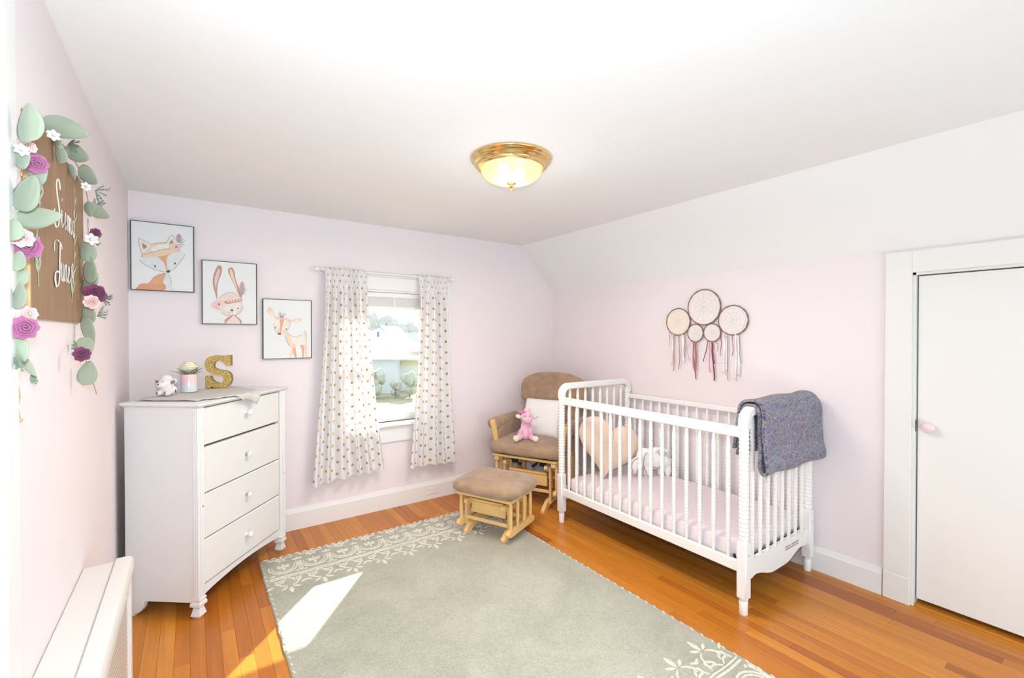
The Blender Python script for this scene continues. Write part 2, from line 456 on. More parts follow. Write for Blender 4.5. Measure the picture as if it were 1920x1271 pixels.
MB().prism([(-0.4, 2.8), (3.5, 4.7), (7.4, 2.8)], -4.4, 4.4, 'x').build('roof', ROOFG, b)
BUSH = noisy('washed_out_shrub_green', (176, 182, 172), 3.0, 0.15); TREE = noisy('haze_paled_tree', (186, 190, 190), 1.5, 0.10); BARK = noisy('tree_bark', (150, 146, 142), 4, 0.1)  # haze and overexposure painted into the pale shrub and tree colours
def foliage(cx, cy, cz, rx, rz_, n, seed):
    r = random.Random(seed); b = MB()
    for k in range(n):
        a = r.uniform(0, 2*PI); q = r.uniform(0, 0.62); z = r.uniform(-0.55, 0.6)
        rr = rx*r.uniform(0.3, 0.5)
        b.ball((cx+q*rx*math.cos(a), cy+q*rx*math.sin(a), cz+z*rz_), (rr, rr, rr*0.9*rz_/rx), 8, 6, fn=lambda x, y, z: (x*(1+0.2*math.sin(9*z+5*y)), y*(1+0.2*math.sin(11*x)), z*(1+0.15*math.sin(8*x+3*y))))
    return b
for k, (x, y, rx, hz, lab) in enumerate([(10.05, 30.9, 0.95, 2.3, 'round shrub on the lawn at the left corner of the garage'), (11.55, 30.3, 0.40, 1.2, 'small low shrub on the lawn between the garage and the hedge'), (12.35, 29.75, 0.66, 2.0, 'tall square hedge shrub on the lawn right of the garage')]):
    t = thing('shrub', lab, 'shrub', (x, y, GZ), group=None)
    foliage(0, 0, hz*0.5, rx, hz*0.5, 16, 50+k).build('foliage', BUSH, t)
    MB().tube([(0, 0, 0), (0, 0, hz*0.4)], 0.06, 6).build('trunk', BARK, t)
rt_ = random.Random(5)
for k in range(6):
    px = 684 + k*20.0
    D = 76 + 9*(k % 3) + rt_.uniform(-1, 1)
    q = (px-960)/846
    x, y = ((FWD + RGT*q)*D).xy
    H = 4.2 + 3.1 + rt_.uniform(-1.0, 1.6)
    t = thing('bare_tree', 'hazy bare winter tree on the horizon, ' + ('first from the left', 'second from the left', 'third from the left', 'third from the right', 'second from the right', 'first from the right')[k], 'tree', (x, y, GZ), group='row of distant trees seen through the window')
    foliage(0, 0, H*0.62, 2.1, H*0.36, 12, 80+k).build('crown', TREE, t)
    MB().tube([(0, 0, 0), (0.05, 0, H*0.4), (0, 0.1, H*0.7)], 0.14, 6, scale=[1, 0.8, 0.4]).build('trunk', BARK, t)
# ------------------------------------------------------------------ measured outlines of prints, lettering, garland and ribbons (metres)
PRINTS = [[["p","peach",[[-0.201,1.94],[-0.127,1.961],[-0.084,1.94],[-0.057,1.918],[-0.06,1.906],[-0.125,1.874],[-0.165,1.863],[-0.243,1.855],[-0.243,1.877],[-0.226,1.892]]],["p","cream",[[-0.257,1.97],[-0.201,1.94],[-0.226,1.892],[-0.243,1.877],[-0.247,1.89],[-0.257,1.935]]],["p","taupe",[[-0.242,1.94],[-0.219,1.925],[-0.236,1.907]]],["p","cream",[[-0.095,2.008],[-0.084,1.977],[-0.084,1.944],[-0.113,1.919],[-0.127,1.95],[-0.113,1.988]]],["p","taupe",[[-0.101,1.978],[-0.092,1.958],[-0.113,1.948]]],["p","white",[[-0.164,1.942],[-0.116,1.951],[-0.113,1.926],[-0.142,1.918],[-0.19,1.896],[-0.198,1.917]]],["p","orange",[[-0.17,1.865],[-0.142,1.875],[-0.116,1.888],[-0.101,1.894],[-0.116,1.873],[-0.124,1.851],[-0.125,1.82],[-0.121,1.792],[-0.127,1.794],[-0.142,1.838]]],["p","rust",[[-0.131,1.769],[-0.143,1.721],[-0.131,1.693],[-0.143,1.66],[-0.266,1.658],[-0.264,1.678],[-0.252,1.696],[-0.21,1.706],[-0.188,1.739],[-0.16,1.76]]],["p","orange",[[-0.137,1.763],[-0.147,1.724],[-0.154,1.702],[-0.205,1.701],[-0.188,1.736],[-0.16,1.758]]],["p","pale",[[-0.254,1.84],[-0.221,1.858],[-0.17,1.864],[-0.151,1.843],[-0.131,1.805],[-0.128,1.78],[-0.16,1.781],[-0.193,1.793],[-0.232,1.816]]],["p","pale",[[-0.125,1.856],[-0.116,1.879],[-0.096,1.895],[-0.06,1.91],[-0.032,1.895],[-0.055,1.852],[-0.084,1.805],[-0.108,1.785],[-0.119,1.792],[-0.125,1.824]]],["p","pale",[[-0.124,1.77],[-0.114,1.756],[-0.104,1.724],[-0.107,1.695],[-0.085,1.664],[-0.132,1.661],[-0.126,1.686],[-0.143,1.71],[-0.137,1.743]]],["p","yellow",[[-0.082,1.937],[-0.084,1.927],[-0.088,1.919],[-0.095,1.914],[-0.102,1.913],[-0.108,1.917],[-0.113,1.924],[-0.114,1.933],[-0.113,1.943],[-0.108,1.951],[-0.102,1.956],[-0.095,1.957],[-0.088,1.953],[-0.084,1.946]]],["p","mauve",[[-0.05,1.994],[-0.051,1.981],[-0.055,1.971],[-0.061,1.965],[-0.068,1.964],[-0.074,1.969],[-0.078,1.978],[-0.079,1.99],[-0.078,2.003],[-0.073,2.013],[-0.068,2.019],[-0.061,2.02],[-0.055,2.015],[-0.051,2.006]]],["p","pink",[[-0.054,1.936],[-0.056,1.926],[-0.062,1.917],[-0.07,1.911],[-0.08,1.91],[-0.088,1.914],[-0.094,1.922],[-0.096,1.932],[-0.094,1.942],[-0.088,1.951],[-0.08,1.957],[-0.07,1.958],[-0.062,1.954],[-0.056,1.947]]],["p","plum",[[-0.073,1.937],[-0.073,1.935],[-0.075,1.933],[-0.077,1.932],[-0.079,1.932],[-0.081,1.933],[-0.082,1.934],[-0.083,1.936],[-0.082,1.938],[-0.081,1.94],[-0.079,1.941],[-0.077,1.941],[-0.075,1.941],[-0.073,1.939]]],["p","dark",[[-0.178,1.808],[-0.179,1.805],[-0.18,1.802],[-0.181,1.801],[-0.183,1.801],[-0.184,1.802],[-0.185,1.804],[-0.186,1.807],[-0.185,1.811],[-0.184,1.813],[-0.183,1.815],[-0.181,1.815],[-0.18,1.814],[-0.179,1.811]]],["p","dark",[[-0.081,1.834],[-0.081,1.831],[-0.082,1.829],[-0.084,1.828],[-0.085,1.827],[-0.087,1.829],[-0.088,1.831],[-0.088,1.834],[-0.087,1.836],[-0.086,1.839],[-0.085,1.84],[-0.084,1.84],[-0.082,1.839],[-0.081,1.837]]],["p","dark",[[-0.109,1.783],[-0.11,1.779],[-0.113,1.776],[-0.116,1.774],[-0.12,1.774],[-0.123,1.775],[-0.126,1.778],[-0.127,1.782],[-0.126,1.786],[-0.123,1.789],[-0.12,1.791],[-0.116,1.792],[-0.113,1.79],[-0.11,1.787]]],["p","pale",[[-0.117,1.786],[-0.118,1.785],[-0.118,1.784],[-0.119,1.784],[-0.12,1.784],[-0.121,1.784],[-0.121,1.785],[-0.121,1.786],[-0.121,1.787],[-0.121,1.788],[-0.12,1.789],[-0.119,1.789],[-0.118,1.788],[-0.118,1.787]]],["l","line",[[-0.243,1.873],[-0.19,1.894],[-0.142,1.916],[-0.107,1.923]]],["l","line",[[-0.254,1.84],[-0.232,1.816],[-0.193,1.793],[-0.16,1.781],[-0.128,1.776]]],["l","line",[[-0.032,1.895],[-0.055,1.852],[-0.084,1.805],[-0.108,1.785]]],["l","line",[[-0.122,1.77],[-0.112,1.756],[-0.104,1.724],[-0.107,1.695]]],["l","line",[[-0.201,1.94],[-0.127,1.96]]],["l","line",[[-0.257,1.97],[-0.201,1.94]]],["l","line",[[-0.257,1.97],[-0.257,1.935],[-0.243,1.877],[-0.243,1.854]]],["l","line",[[-0.127,1.95],[-0.113,1.988],[-0.095,2.008],[-0.084,1.977]]],["l","line",[[-0.21,1.702],[-0.188,1.739],[-0.16,1.76],[-0.131,1.769]]],["l","twig",[[-0.06,1.961],[-0.042,1.993]]],["l","twig",[[-0.057,1.958],[-0.03,1.983]]],["l","twig",[[-0.054,1.955],[-0.036,1.957]]],["l","twig",[[-0.054,1.951],[-0.044,1.938]]],["l","twig",[[-0.064,2.016],[-0.065,1.968]]]],[["p","brown",[[0.135,1.617],[0.128,1.646],[0.114,1.711],[0.114,1.759],[0.126,1.808],[0.14,1.84],[0.153,1.842],[0.161,1.825],[0.158,1.79],[0.14,1.73],[0.135,1.671]]],["p","pink",[[0.128,1.691],[0.12,1.732],[0.126,1.78],[0.142,1.82],[0.15,1.81],[0.144,1.772],[0.131,1.719]]],["p","brown",[[0.268,1.635],[0.252,1.663],[0.223,1.735],[0.199,1.793],[0.196,1.821],[0.208,1.834],[0.22,1.832],[0.232,1.803],[0.238,1.754],[0.259,1.695],[0.269,1.657]]],["p","peach",[[0.246,1.684],[0.223,1.742],[0.206,1.79],[0.205,1.816],[0.214,1.821],[0.224,1.795],[0.232,1.753],[0.244,1.712]]],["p","blush",[[0.142,1.629],[0.166,1.651],[0.2,1.672],[0.231,1.665],[0.261,1.642],[0.272,1.628],[0.277,1.604],[0.28,1.579],[0.267,1.546],[0.243,1.524],[0.216,1.519],[0.18,1.519],[0.156,1.536],[0.148,1.553],[0.157,1.592]]],["p","cream",[[0.18,1.589],[0.222,1.601],[0.258,1.603],[0.264,1.578],[0.252,1.55],[0.216,1.541],[0.18,1.547],[0.168,1.568]]],["p","brown",[[0.173,1.61],[0.222,1.621],[0.271,1.632],[0.272,1.625],[0.27,1.614],[0.222,1.601],[0.186,1.593]]],["p","cream",[[0.2,1.609],[0.199,1.605],[0.195,1.604],[0.191,1.605],[0.19,1.608],[0.191,1.612],[0.195,1.614],[0.199,1.612]]],["p","cream",[[0.217,1.612],[0.215,1.609],[0.211,1.607],[0.208,1.608],[0.206,1.612],[0.208,1.615],[0.212,1.617],[0.215,1.616]]],["p","cream",[[0.233,1.615],[0.232,1.612],[0.228,1.61],[0.224,1.611],[0.223,1.615],[0.224,1.618],[0.228,1.62],[0.232,1.619]]],["p","cream",[[0.25,1.618],[0.248,1.615],[0.245,1.613],[0.241,1.615],[0.239,1.618],[0.241,1.622],[0.245,1.623],[0.248,1.622]]],["p","cream",[[0.267,1.622],[0.265,1.618],[0.261,1.617],[0.257,1.618],[0.256,1.621],[0.257,1.625],[0.261,1.626],[0.265,1.625]]],["p","yellow",[[0.122,1.584],[0.121,1.576],[0.117,1.569],[0.113,1.566],[0.108,1.566],[0.103,1.569],[0.1,1.575],[0.099,1.583],[0.1,1.59],[0.103,1.597],[0.108,1.6],[0.113,1.601],[0.117,1.597],[0.121,1.591]]],["p","pink",[[0.176,1.586],[0.172,1.572],[0.163,1.56],[0.149,1.553],[0.134,1.553],[0.121,1.559],[0.112,1.569],[0.109,1.583],[0.112,1.597],[0.121,1.608],[0.135,1.615],[0.15,1.616],[0.163,1.61],[0.172,1.599]]],["p","blush",[[0.18,1.582],[0.178,1.572],[0.173,1.563],[0.166,1.558],[0.158,1.558],[0.151,1.562],[0.147,1.57],[0.145,1.581],[0.147,1.592],[0.152,1.6],[0.159,1.605],[0.167,1.605],[0.174,1.601],[0.178,1.593]]],["p","plum",[[0.149,1.59],[0.149,1.587],[0.147,1.585],[0.145,1.583],[0.142,1.583],[0.14,1.585],[0.138,1.587],[0.138,1.589],[0.138,1.592],[0.14,1.594],[0.142,1.596],[0.145,1.596],[0.147,1.595],[0.149,1.592]]],["p","white",[[0.238,1.537],[0.236,1.53],[0.231,1.524],[0.223,1.521],[0.214,1.52],[0.206,1.523],[0.201,1.529],[0.199,1.536],[0.201,1.543],[0.206,1.548],[0.214,1.552],[0.223,1.552],[0.231,1.549],[0.237,1.544]]],["p","dark",[[0.223,1.553],[0.223,1.55],[0.221,1.548],[0.217,1.547],[0.214,1.547],[0.211,1.548],[0.209,1.55],[0.208,1.552],[0.209,1.555],[0.211,1.557],[0.214,1.558],[0.217,1.558],[0.221,1.557],[0.223,1.555]]],["p","dark",[[0.254,1.567],[0.253,1.564],[0.252,1.563],[0.251,1.562],[0.249,1.562],[0.248,1.563],[0.247,1.564],[0.246,1.566],[0.247,1.568],[0.248,1.57],[0.249,1.571],[0.251,1.571],[0.252,1.57],[0.253,1.569]]],["p","blush",[[0.18,1.463],[0.18,1.491],[0.204,1.513],[0.222,1.522],[0.234,1.521],[0.258,1.5],[0.27,1.483],[0.265,1.464]]],["p","brown",[[0.177,1.491],[0.216,1.52],[0.222,1.518],[0.186,1.478],[0.18,1.463],[0.178,1.463]]],["p","brown",[[0.228,1.52],[0.235,1.521],[0.27,1.484],[0.265,1.464],[0.262,1.464],[0.259,1.484]]],["p","mauve",[[0.289,1.7],[0.287,1.681],[0.283,1.665],[0.277,1.656],[0.27,1.656],[0.265,1.664],[0.261,1.68],[0.259,1.699],[0.261,1.718],[0.265,1.734],[0.271,1.743],[0.277,1.743],[0.283,1.735],[0.287,1.72]]],["l","line",[[0.274,1.742],[0.271,1.642]]],["l","line",[[0.142,1.629],[0.166,1.651],[0.2,1.672],[0.231,1.665],[0.261,1.642]]],["l","line",[[0.156,1.536],[0.18,1.519],[0.216,1.519],[0.243,1.524],[0.267,1.546],[0.28,1.579]]],["l","line",[[0.216,1.548],[0.217,1.524]]],["l","line",[[0.201,1.541],[0.204,1.525]]],["l","line",[[0.135,1.617],[0.128,1.646],[0.114,1.711],[0.114,1.759],[0.126,1.808],[0.14,1.84]]],["l","twig",[[0.286,1.672],[0.302,1.701]]],["l","twig",[[0.286,1.665],[0.295,1.665]]],["l","twig",[[0.283,1.686],[0.289,1.706]]]],[["p","cream",[[0.534,1.408],[0.547,1.408],[0.573,1.383],[0.605,1.379],[0.642,1.392],[0.665,1.397],[0.67,1.368],[0.667,1.321],[0.658,1.311],[0.625,1.311],[0.579,1.305],[0.566,1.305],[0.553,1.326],[0.528,1.39]]],["p","peach",[[0.528,1.39],[0.534,1.408],[0.547,1.404],[0.566,1.369],[0.579,1.333],[0.566,1.305],[0.553,1.326]]],["p","peach",[[0.579,1.322],[0.599,1.32],[0.579,1.269],[0.568,1.225],[0.558,1.225],[0.566,1.262],[0.573,1.305]]],["p","orange",[[0.586,1.294],[0.597,1.301],[0.606,1.224],[0.597,1.225],[0.582,1.269]]],["p","orange",[[0.628,1.315],[0.655,1.311],[0.65,1.225],[0.643,1.225],[0.641,1.282]]],["p","peach",[[0.655,1.321],[0.673,1.314],[0.675,1.225],[0.665,1.225],[0.661,1.282]]],["p","peach",[[0.652,1.404],[0.659,1.426],[0.672,1.405],[0.673,1.383],[0.665,1.383]]],["p","cream",[[0.469,1.502],[0.503,1.509],[0.554,1.5],[0.567,1.472],[0.554,1.433],[0.534,1.408],[0.503,1.392],[0.481,1.408],[0.465,1.439],[0.462,1.47]]],["p","peach",[[0.481,1.432],[0.501,1.439],[0.515,1.425],[0.534,1.422],[0.531,1.406],[0.503,1.392],[0.484,1.408]]],["p","orange",[[0.501,1.509],[0.527,1.503],[0.52,1.471],[0.502,1.397],[0.498,1.402],[0.501,1.453]]],["p","peach",[[0.475,1.512],[0.45,1.522],[0.425,1.546],[0.422,1.566],[0.432,1.584],[0.446,1.578],[0.462,1.543]]],["p","cream",[[0.465,1.519],[0.441,1.536],[0.436,1.56],[0.452,1.55]]],["p","peach",[[0.567,1.491],[0.593,1.504],[0.626,1.509],[0.644,1.504],[0.629,1.487],[0.599,1.479]]],["p","cream",[[0.58,1.488],[0.606,1.497],[0.626,1.498],[0.609,1.487]]],["p","pink",[[0.486,1.509],[0.484,1.504],[0.479,1.501],[0.474,1.502],[0.47,1.506],[0.47,1.512],[0.474,1.516],[0.479,1.517],[0.484,1.514]]],["p","pink",[[0.499,1.504],[0.497,1.499],[0.492,1.496],[0.486,1.497],[0.483,1.501],[0.483,1.507],[0.486,1.511],[0.492,1.512],[0.497,1.509]]],["p","pink",[[0.514,1.51],[0.512,1.504],[0.508,1.501],[0.502,1.502],[0.498,1.506],[0.499,1.512],[0.502,1.517],[0.508,1.518],[0.513,1.515]]],["p","pink",[[0.53,1.507],[0.528,1.501],[0.523,1.498],[0.518,1.499],[0.514,1.503],[0.514,1.509],[0.518,1.514],[0.524,1.515],[0.528,1.512]]],["p","pink",[[0.546,1.503],[0.544,1.498],[0.539,1.495],[0.534,1.496],[0.53,1.5],[0.53,1.506],[0.534,1.51],[0.539,1.512],[0.544,1.509]]],["p","pink",[[0.559,1.495],[0.557,1.489],[0.552,1.486],[0.547,1.487],[0.543,1.491],[0.543,1.497],[0.547,1.502],[0.552,1.503],[0.557,1.5]]],["p","pink",[[0.569,1.486],[0.567,1.48],[0.562,1.477],[0.556,1.478],[0.552,1.483],[0.553,1.489],[0.556,1.493],[0.562,1.494],[0.567,1.491]]],["p","dark",[[0.476,1.44],[0.475,1.438],[0.474,1.436],[0.473,1.435],[0.472,1.435],[0.47,1.436],[0.469,1.438],[0.469,1.44],[0.469,1.442],[0.47,1.444],[0.472,1.445],[0.473,1.445],[0.474,1.444],[0.475,1.442]]],["p","dark",[[0.544,1.431],[0.543,1.428],[0.542,1.427],[0.541,1.426],[0.539,1.426],[0.538,1.427],[0.536,1.428],[0.536,1.431],[0.536,1.433],[0.538,1.435],[0.539,1.436],[0.541,1.436],[0.542,1.435],[0.543,1.433]]],["p","dark",[[0.506,1.397],[0.505,1.394],[0.502,1.392],[0.498,1.391],[0.494,1.391],[0.49,1.392],[0.488,1.394],[0.487,1.397],[0.488,1.4],[0.49,1.402],[0.494,1.403],[0.498,1.403],[0.502,1.402],[0.505,1.4]]],["l","line",[[0.462,1.47],[0.465,1.439],[0.481,1.408],[0.503,1.392]]],["l","line",[[0.528,1.39],[0.553,1.326],[0.566,1.305]]],["l","line",[[0.547,1.408],[0.573,1.383],[0.605,1.379],[0.642,1.392]]],["l","line",[[0.567,1.472],[0.554,1.433],[0.534,1.408]]],["l","line",[[0.667,1.39],[0.67,1.368],[0.667,1.321]]],["l","twig",[[0.503,1.511],[0.486,1.539]]],["l","twig",[[0.503,1.511],[0.497,1.55]]],["l","twig",[[0.506,1.511],[0.503,1.553]]],["l","twig",[[0.509,1.511],[0.519,1.541]]],["l","twig",[[0.511,1.511],[0.532,1.545]]],["l","twig",[[0.513,1.511],[0.542,1.537]]]]]
LETTERS = [[[1.632,1.754],[1.615,1.744],[1.609,1.754],[1.628,1.77],[1.657,1.788],[1.68,1.796],[1.68,1.78],[1.655,1.757],[1.659,1.741],[1.667,1.721],[1.661,1.689],[1.631,1.665],[1.61,1.667],[1.607,1.675]],[[1.645,1.726],[1.621,1.726],[1.606,1.717],[1.614,1.709]],[[1.681,1.72],[1.667,1.694],[1.676,1.682],[1.693,1.705]],[[1.695,1.761],[1.698,1.754]],[[1.692,1.699],[1.706,1.714],[1.707,1.726],[1.693,1.705],[1.692,1.688],[1.708,1.685],[1.724,1.709]],[[1.725,1.725],[1.72,1.698],[1.716,1.681]],[[1.72,1.701],[1.746,1.726],[1.758,1.724],[1.748,1.694],[1.759,1.688]],[[1.764,1.727],[1.759,1.696],[1.756,1.682]],[[1.76,1.706],[1.788,1.73],[1.798,1.727],[1.786,1.695],[1.795,1.686]],[[1.838,1.741],[1.814,1.736],[1.793,1.71],[1.796,1.687],[1.817,1.697],[1.841,1.744],[1.829,1.71],[1.819,1.677]],[[1.603,1.577],[1.607,1.601],[1.641,1.621],[1.681,1.635],[1.687,1.629],[1.673,1.62]],[[1.609,1.576],[1.64,1.591],[1.65,1.607]],[[1.674,1.626],[1.657,1.593],[1.656,1.565],[1.642,1.533],[1.619,1.517],[1.605,1.523],[1.598,1.537],[1.614,1.545],[1.639,1.542]],[[1.672,1.576],[1.664,1.551],[1.677,1.536],[1.692,1.554],[1.701,1.58],[1.695,1.548],[1.702,1.533]],[[1.715,1.58],[1.708,1.533]],[[1.711,1.556],[1.733,1.581],[1.743,1.576],[1.732,1.539],[1.741,1.531]],[[1.751,1.557],[1.769,1.572],[1.762,1.588],[1.75,1.567],[1.75,1.537],[1.768,1.539],[1.792,1.565]],[[1.768,1.545],[1.799,1.552],[1.831,1.576],[1.832,1.597],[1.808,1.599],[1.788,1.584],[1.787,1.567],[1.807,1.559]]]
STEMS = [[[1.549,1.814],[1.534,1.756],[1.53,1.713],[1.525,1.687]],[[1.506,1.638],[1.504,1.583],[1.508,1.547],[1.512,1.503]],[[1.927,1.846],[1.925,1.791],[1.912,1.694],[1.908,1.606],[1.888,1.55],[1.869,1.485]]]
SPRIGLEAVES = [[[1.533,1.728],[1.513,1.742]],[[1.533,1.714],[1.558,1.745]],[[1.53,1.699],[1.51,1.716]],[[1.542,1.77],[1.56,1.795]],[[1.538,1.754],[1.528,1.771]],[[1.508,1.6],[1.495,1.625]],[[1.508,1.6],[1.516,1.623]],[[1.507,1.556],[1.474,1.589]],[[1.507,1.556],[1.536,1.596]],[[1.508,1.539],[1.49,1.57]],[[1.509,1.539],[1.53,1.57]],[[1.925,1.791],[1.944,1.821]],[[1.919,1.746],[1.903,1.771]],[[1.919,1.739],[1.951,1.771]],[[1.913,1.679],[1.886,1.703]],[[1.912,1.665],[1.95,1.704]],[[1.909,1.621],[1.926,1.649]],[[1.902,1.577],[1.935,1.606]],[[1.878,1.503],[1.851,1.571]],[[1.878,1.51],[1.92,1.557]],[[1.897,1.547],[1.885,1.582]]]
LEAVES = [[-0.264,1.274,1.807,0.081,0.056,92],[-0.251,1.513,1.89,0.103,0.046,-14],[-0.281,1.656,1.866,0.053,0.031,95],[-0.269,1.788,1.911,0.071,0.043,-25],[-0.269,1.957,1.897,0.081,0.048,-38],[-0.287,1.839,1.871,0.047,0.019,-75],[-0.28,1.314,1.744,0.058,0.036,-48],[-0.278,1.408,1.751,0.065,0.037,-70],[-0.269,1.282,1.671,0.078,0.057,60],[-0.28,1.402,1.717,0.046,0.023,-32],[-0.256,1.311,1.629,0.087,0.038,8],[-0.267,2.118,1.818,0.078,0.041,-30],[-0.28,2.062,1.813,0.054,0.032,-80],[-0.271,1.993,1.603,0.09,0.049,85],[-0.274,2.032,1.569,0.074,0.046,70],[-0.278,2.023,1.462,0.077,0.035,95],[-0.275,1.99,1.4,0.104,0.042,-76],[-0.275,1.948,1.354,0.061,0.044,-70],[-0.27,1.939,1.27,0.081,0.051,75],[-0.283,1.299,1.538,0.042,0.025,80],[-0.284,1.317,1.507,0.037,0.028,60],[-0.28,1.287,1.468,0.055,0.031,75],[-0.283,1.307,1.362,0.058,0.03,-62],[-0.285,1.375,1.324,0.052,0.015,-58],[-0.275,1.989,1.663,0.076,0.041,85],[-0.28,1.258,1.592,0.045,0.031,90],[-0.287,1.649,1.894,0.05,0.022,-60]]
ROSES = [[-0.276,1.401,1.762,0.042,0.042,0],[-0.276,1.322,1.57,0.05,0.05,1],[-0.276,1.306,1.404,0.043,0.043,1],[-0.276,1.325,1.432,0.033,0.033,2],[-0.262,2.01,1.525,0.06,0.06,3],[-0.262,2.04,1.731,0.03,0.03,3],[-0.262,1.791,1.334,0.04,0.04,3],[-0.276,1.354,1.782,0.024,0.024,2],[-0.276,1.298,1.583,0.036,0.036,2],[-0.262,1.951,1.495,0.041,0.041,2],[-0.276,1.303,1.759,0.021,0.021,4],[-0.262,1.961,1.696,0.034,0.034,4],[-0.262,1.878,1.842,0.023,0.023,4],[-0.262,1.483,1.856,0.022,0.022,4]]
SPRIGS = [[-0.288,1.26,1.473,0.022,0.022,150],[-0.276,2.16,1.456,0.049,0.049,10],[-0.283,1.295,1.348,0.027,0.027,250],[-0.285,1.891,1.351,0.029,0.029,170],[-0.274,2.134,1.895,0.056,0.056,-20],[-0.28,2.15,1.829,0.038,0.038,60],[-0.281,2.103,1.712,0.04,0.04,20],[-0.287,1.416,1.306,0.021,0.021,-60],[-0.284,1.777,1.932,0.033,0.033,-20],[-0.279,2.311,1.528,0.045,0.045,-15]]
TWINE = [[[-0.293,1.348,1.341],[-0.293,1.333,1.312],[-0.293,1.35,1.277],[-0.293,1.356,1.26],[-0.293,1.345,1.242],[-0.293,1.358,1.213]],[[-0.293,2.18,1.238],[-0.293,2.222,1.207],[-0.293,2.276,1.17]],[[-0.293,1.341,1.562],[-0.293,1.333,1.507],[-0.293,1.352,1.465],[-0.293,1.387,1.422],[-0.293,1.356,1.377]],[[-0.293,2.134,1.794],[-0.293,2.138,1.665],[-0.293,2.174,1.556],[-0.293,2.128,1.442],[-0.293,2.067,1.35],[-0.293,2.092,1.277]],[[-0.293,1.442,1.82],[-0.293,1.555,1.892],[-0.293,1.717,1.92],[-0.293,2.003,1.921],[-0.293,2.147,1.852]],[[-0.293,1.43,1.822],[-0.293,1.382,1.726],[-0.293,1.417,1.655],[-0.293,1.363,1.577]]]
TAG = [-0.275,2.201,1.835]
RIBBONS = [["white",[[2.119,1.399],[2.107,1.318],[2.111,1.162]],0.0108],["white",[[2.096,1.399],[2.096,1.291],[2.103,1.183]],0.0095],["white",[[2.013,1.392],[2.006,1.306],[2.004,1.188]],0.0176],["white",[[2.028,1.392],[2.02,1.293],[2.019,1.227]],0.0095],["tan",[[2.088,1.399],[2.086,1.258],[2.091,1.113]],0.0061],["tan",[[2.039,1.392],[2.035,1.259],[2.04,1.133]],0.0075],["rose",[[1.996,1.402],[1.99,1.32],[1.995,1.228]],0.0041],["rose",[[2.127,1.426],[2.127,1.358],[2.124,1.304]],0.0034],["pink",[[1.94,1.346],[1.965,1.294],[1.953,1.203]],0.0041],["pink",[[1.929,1.34],[1.928,1.23],[1.932,1.146]],0.0095],["rose",[[1.918,1.34],[1.921,1.23],[1.906,1.07]],0.0095],["rose",[[1.897,1.34],[1.9,1.263],[1.903,1.115]],0.0108],["pink",[[1.911,1.334],[1.911,1.231],[1.917,1.127]],0.0081],["plum",[[1.811,1.345],[1.824,1.278],[1.842,1.199]],0.0068],["pink",[[1.794,1.335],[1.791,1.236],[1.79,1.123]],0.0081],["plum",[[1.781,1.336],[1.777,1.267],[1.771,1.187]],0.0136],["plum",[[1.774,1.267],[1.764,1.175],[1.763,1.069]],0.0108],["rose",[[1.729,1.336],[1.732,1.299],[1.74,1.275]],0.0041],["rose",[[1.761,1.348],[1.748,1.333],[1.745,1.33]],0.0041],["plum",[[1.716,1.41],[1.713,1.324],[1.714,1.245]],0.0041],["white",[[1.697,1.398],[1.687,1.3],[1.693,1.127]],0.0136],["white",[[1.678,1.392],[1.675,1.27],[1.683,1.143]],0.0163],["tan",[[1.671,1.386],[1.664,1.241],[1.667,1.08]],0.0047],["rose",[[1.629,1.386],[1.625,1.332],[1.628,1.248]],0.0061],["white",[[1.613,1.392],[1.613,1.272],[1.615,1.087]],0.0136],["white",[[1.598,1.386],[1.589,1.273],[1.588,1.119]],0.0149],["rose",[[1.579,1.392],[1.58,1.273],[1.565,1.203]],0.0041],["pink",[[1.767,1.218],[1.728,1.192],[1.646,1.205]],0.002]]
# ------------------------------------------------------------------ rug
RX0, RX1, RY0, RY1, RT = 0.322, 1.915, 0.72, 3.112, 0.012
def rug_material(name, c, c2):
    m = mat(name, c, 0.95, spec=0.08, sheen=0.25)
    nt = m.node_tree; N = nt.nodes; Lk = nt.links; b = N['Principled BSDF']
    tc = N.new('ShaderNodeTexCoord')
    n1 = N.new('ShaderNodeTexNoise'); n1.inputs['Scale'].default_value = 3.2; n1.inputs['Detail'].default_value = 5; n1.inputs['Roughness'].default_value = 0.65; n1.inputs['Distortion'].default_value = 0.8
    n2 = N.new('ShaderNodeTexNoise'); n2.inputs['Scale'].default_value = 130; n2.inputs['Detail'].default_value = 3
    for n in (n1, n2): Lk.new(tc.outputs['Object'], n.inputs['Vector'])
    ramp = N.new('ShaderNodeMapRange'); ramp.inputs['From Min'].default_value = 0.35; ramp.inputs['From Max'].default_value = 0.65
    Lk.new(n1.outputs['Fac'], ramp.inputs['Value'])
    mx = N.new('ShaderNodeMix'); mx.data_type = 'RGBA'; mx.inputs[6].default_value = rgb(*c); mx.inputs[7].default_value = rgb(*c2)
    Lk.new(ramp.outputs[0], mx.inputs[0])
    mr = N.new('ShaderNodeMapRange'); mr.inputs['From Min'].default_value = 0.3; mr.inputs['From Max'].default_value = 0.7; mr.inputs['To Min'].default_value = 0.86; mr.inputs['To Max'].default_value = 1.12
    Lk.new(n2.outputs['Fac'], mr.inputs['Value'])
    hs = N.new('ShaderNodeHueSaturation'); Lk.new(mx.outputs[2], hs.inputs['Color']); Lk.new(mr.outputs[0], hs.inputs['Value'])
    Lk.new(hs.outputs[0], b.inputs['Base Color'])
    bp = N.new('ShaderNodeBump'); bp.inputs['Strength'].default_value = 0.7; bp.inputs['Distance'].default_value = 0.004
    Lk.new(n2.outputs['Fac'], bp.inputs['Height']); Lk.new(bp.outputs[0], b.inputs['Normal'])
    return m
RUGG = rug_material('sage_wool_pile', (172, 173, 156), (188, 188, 171)); RUGI = rug_material('ivory_wool_pile', (228, 222, 206), (232, 227, 212))
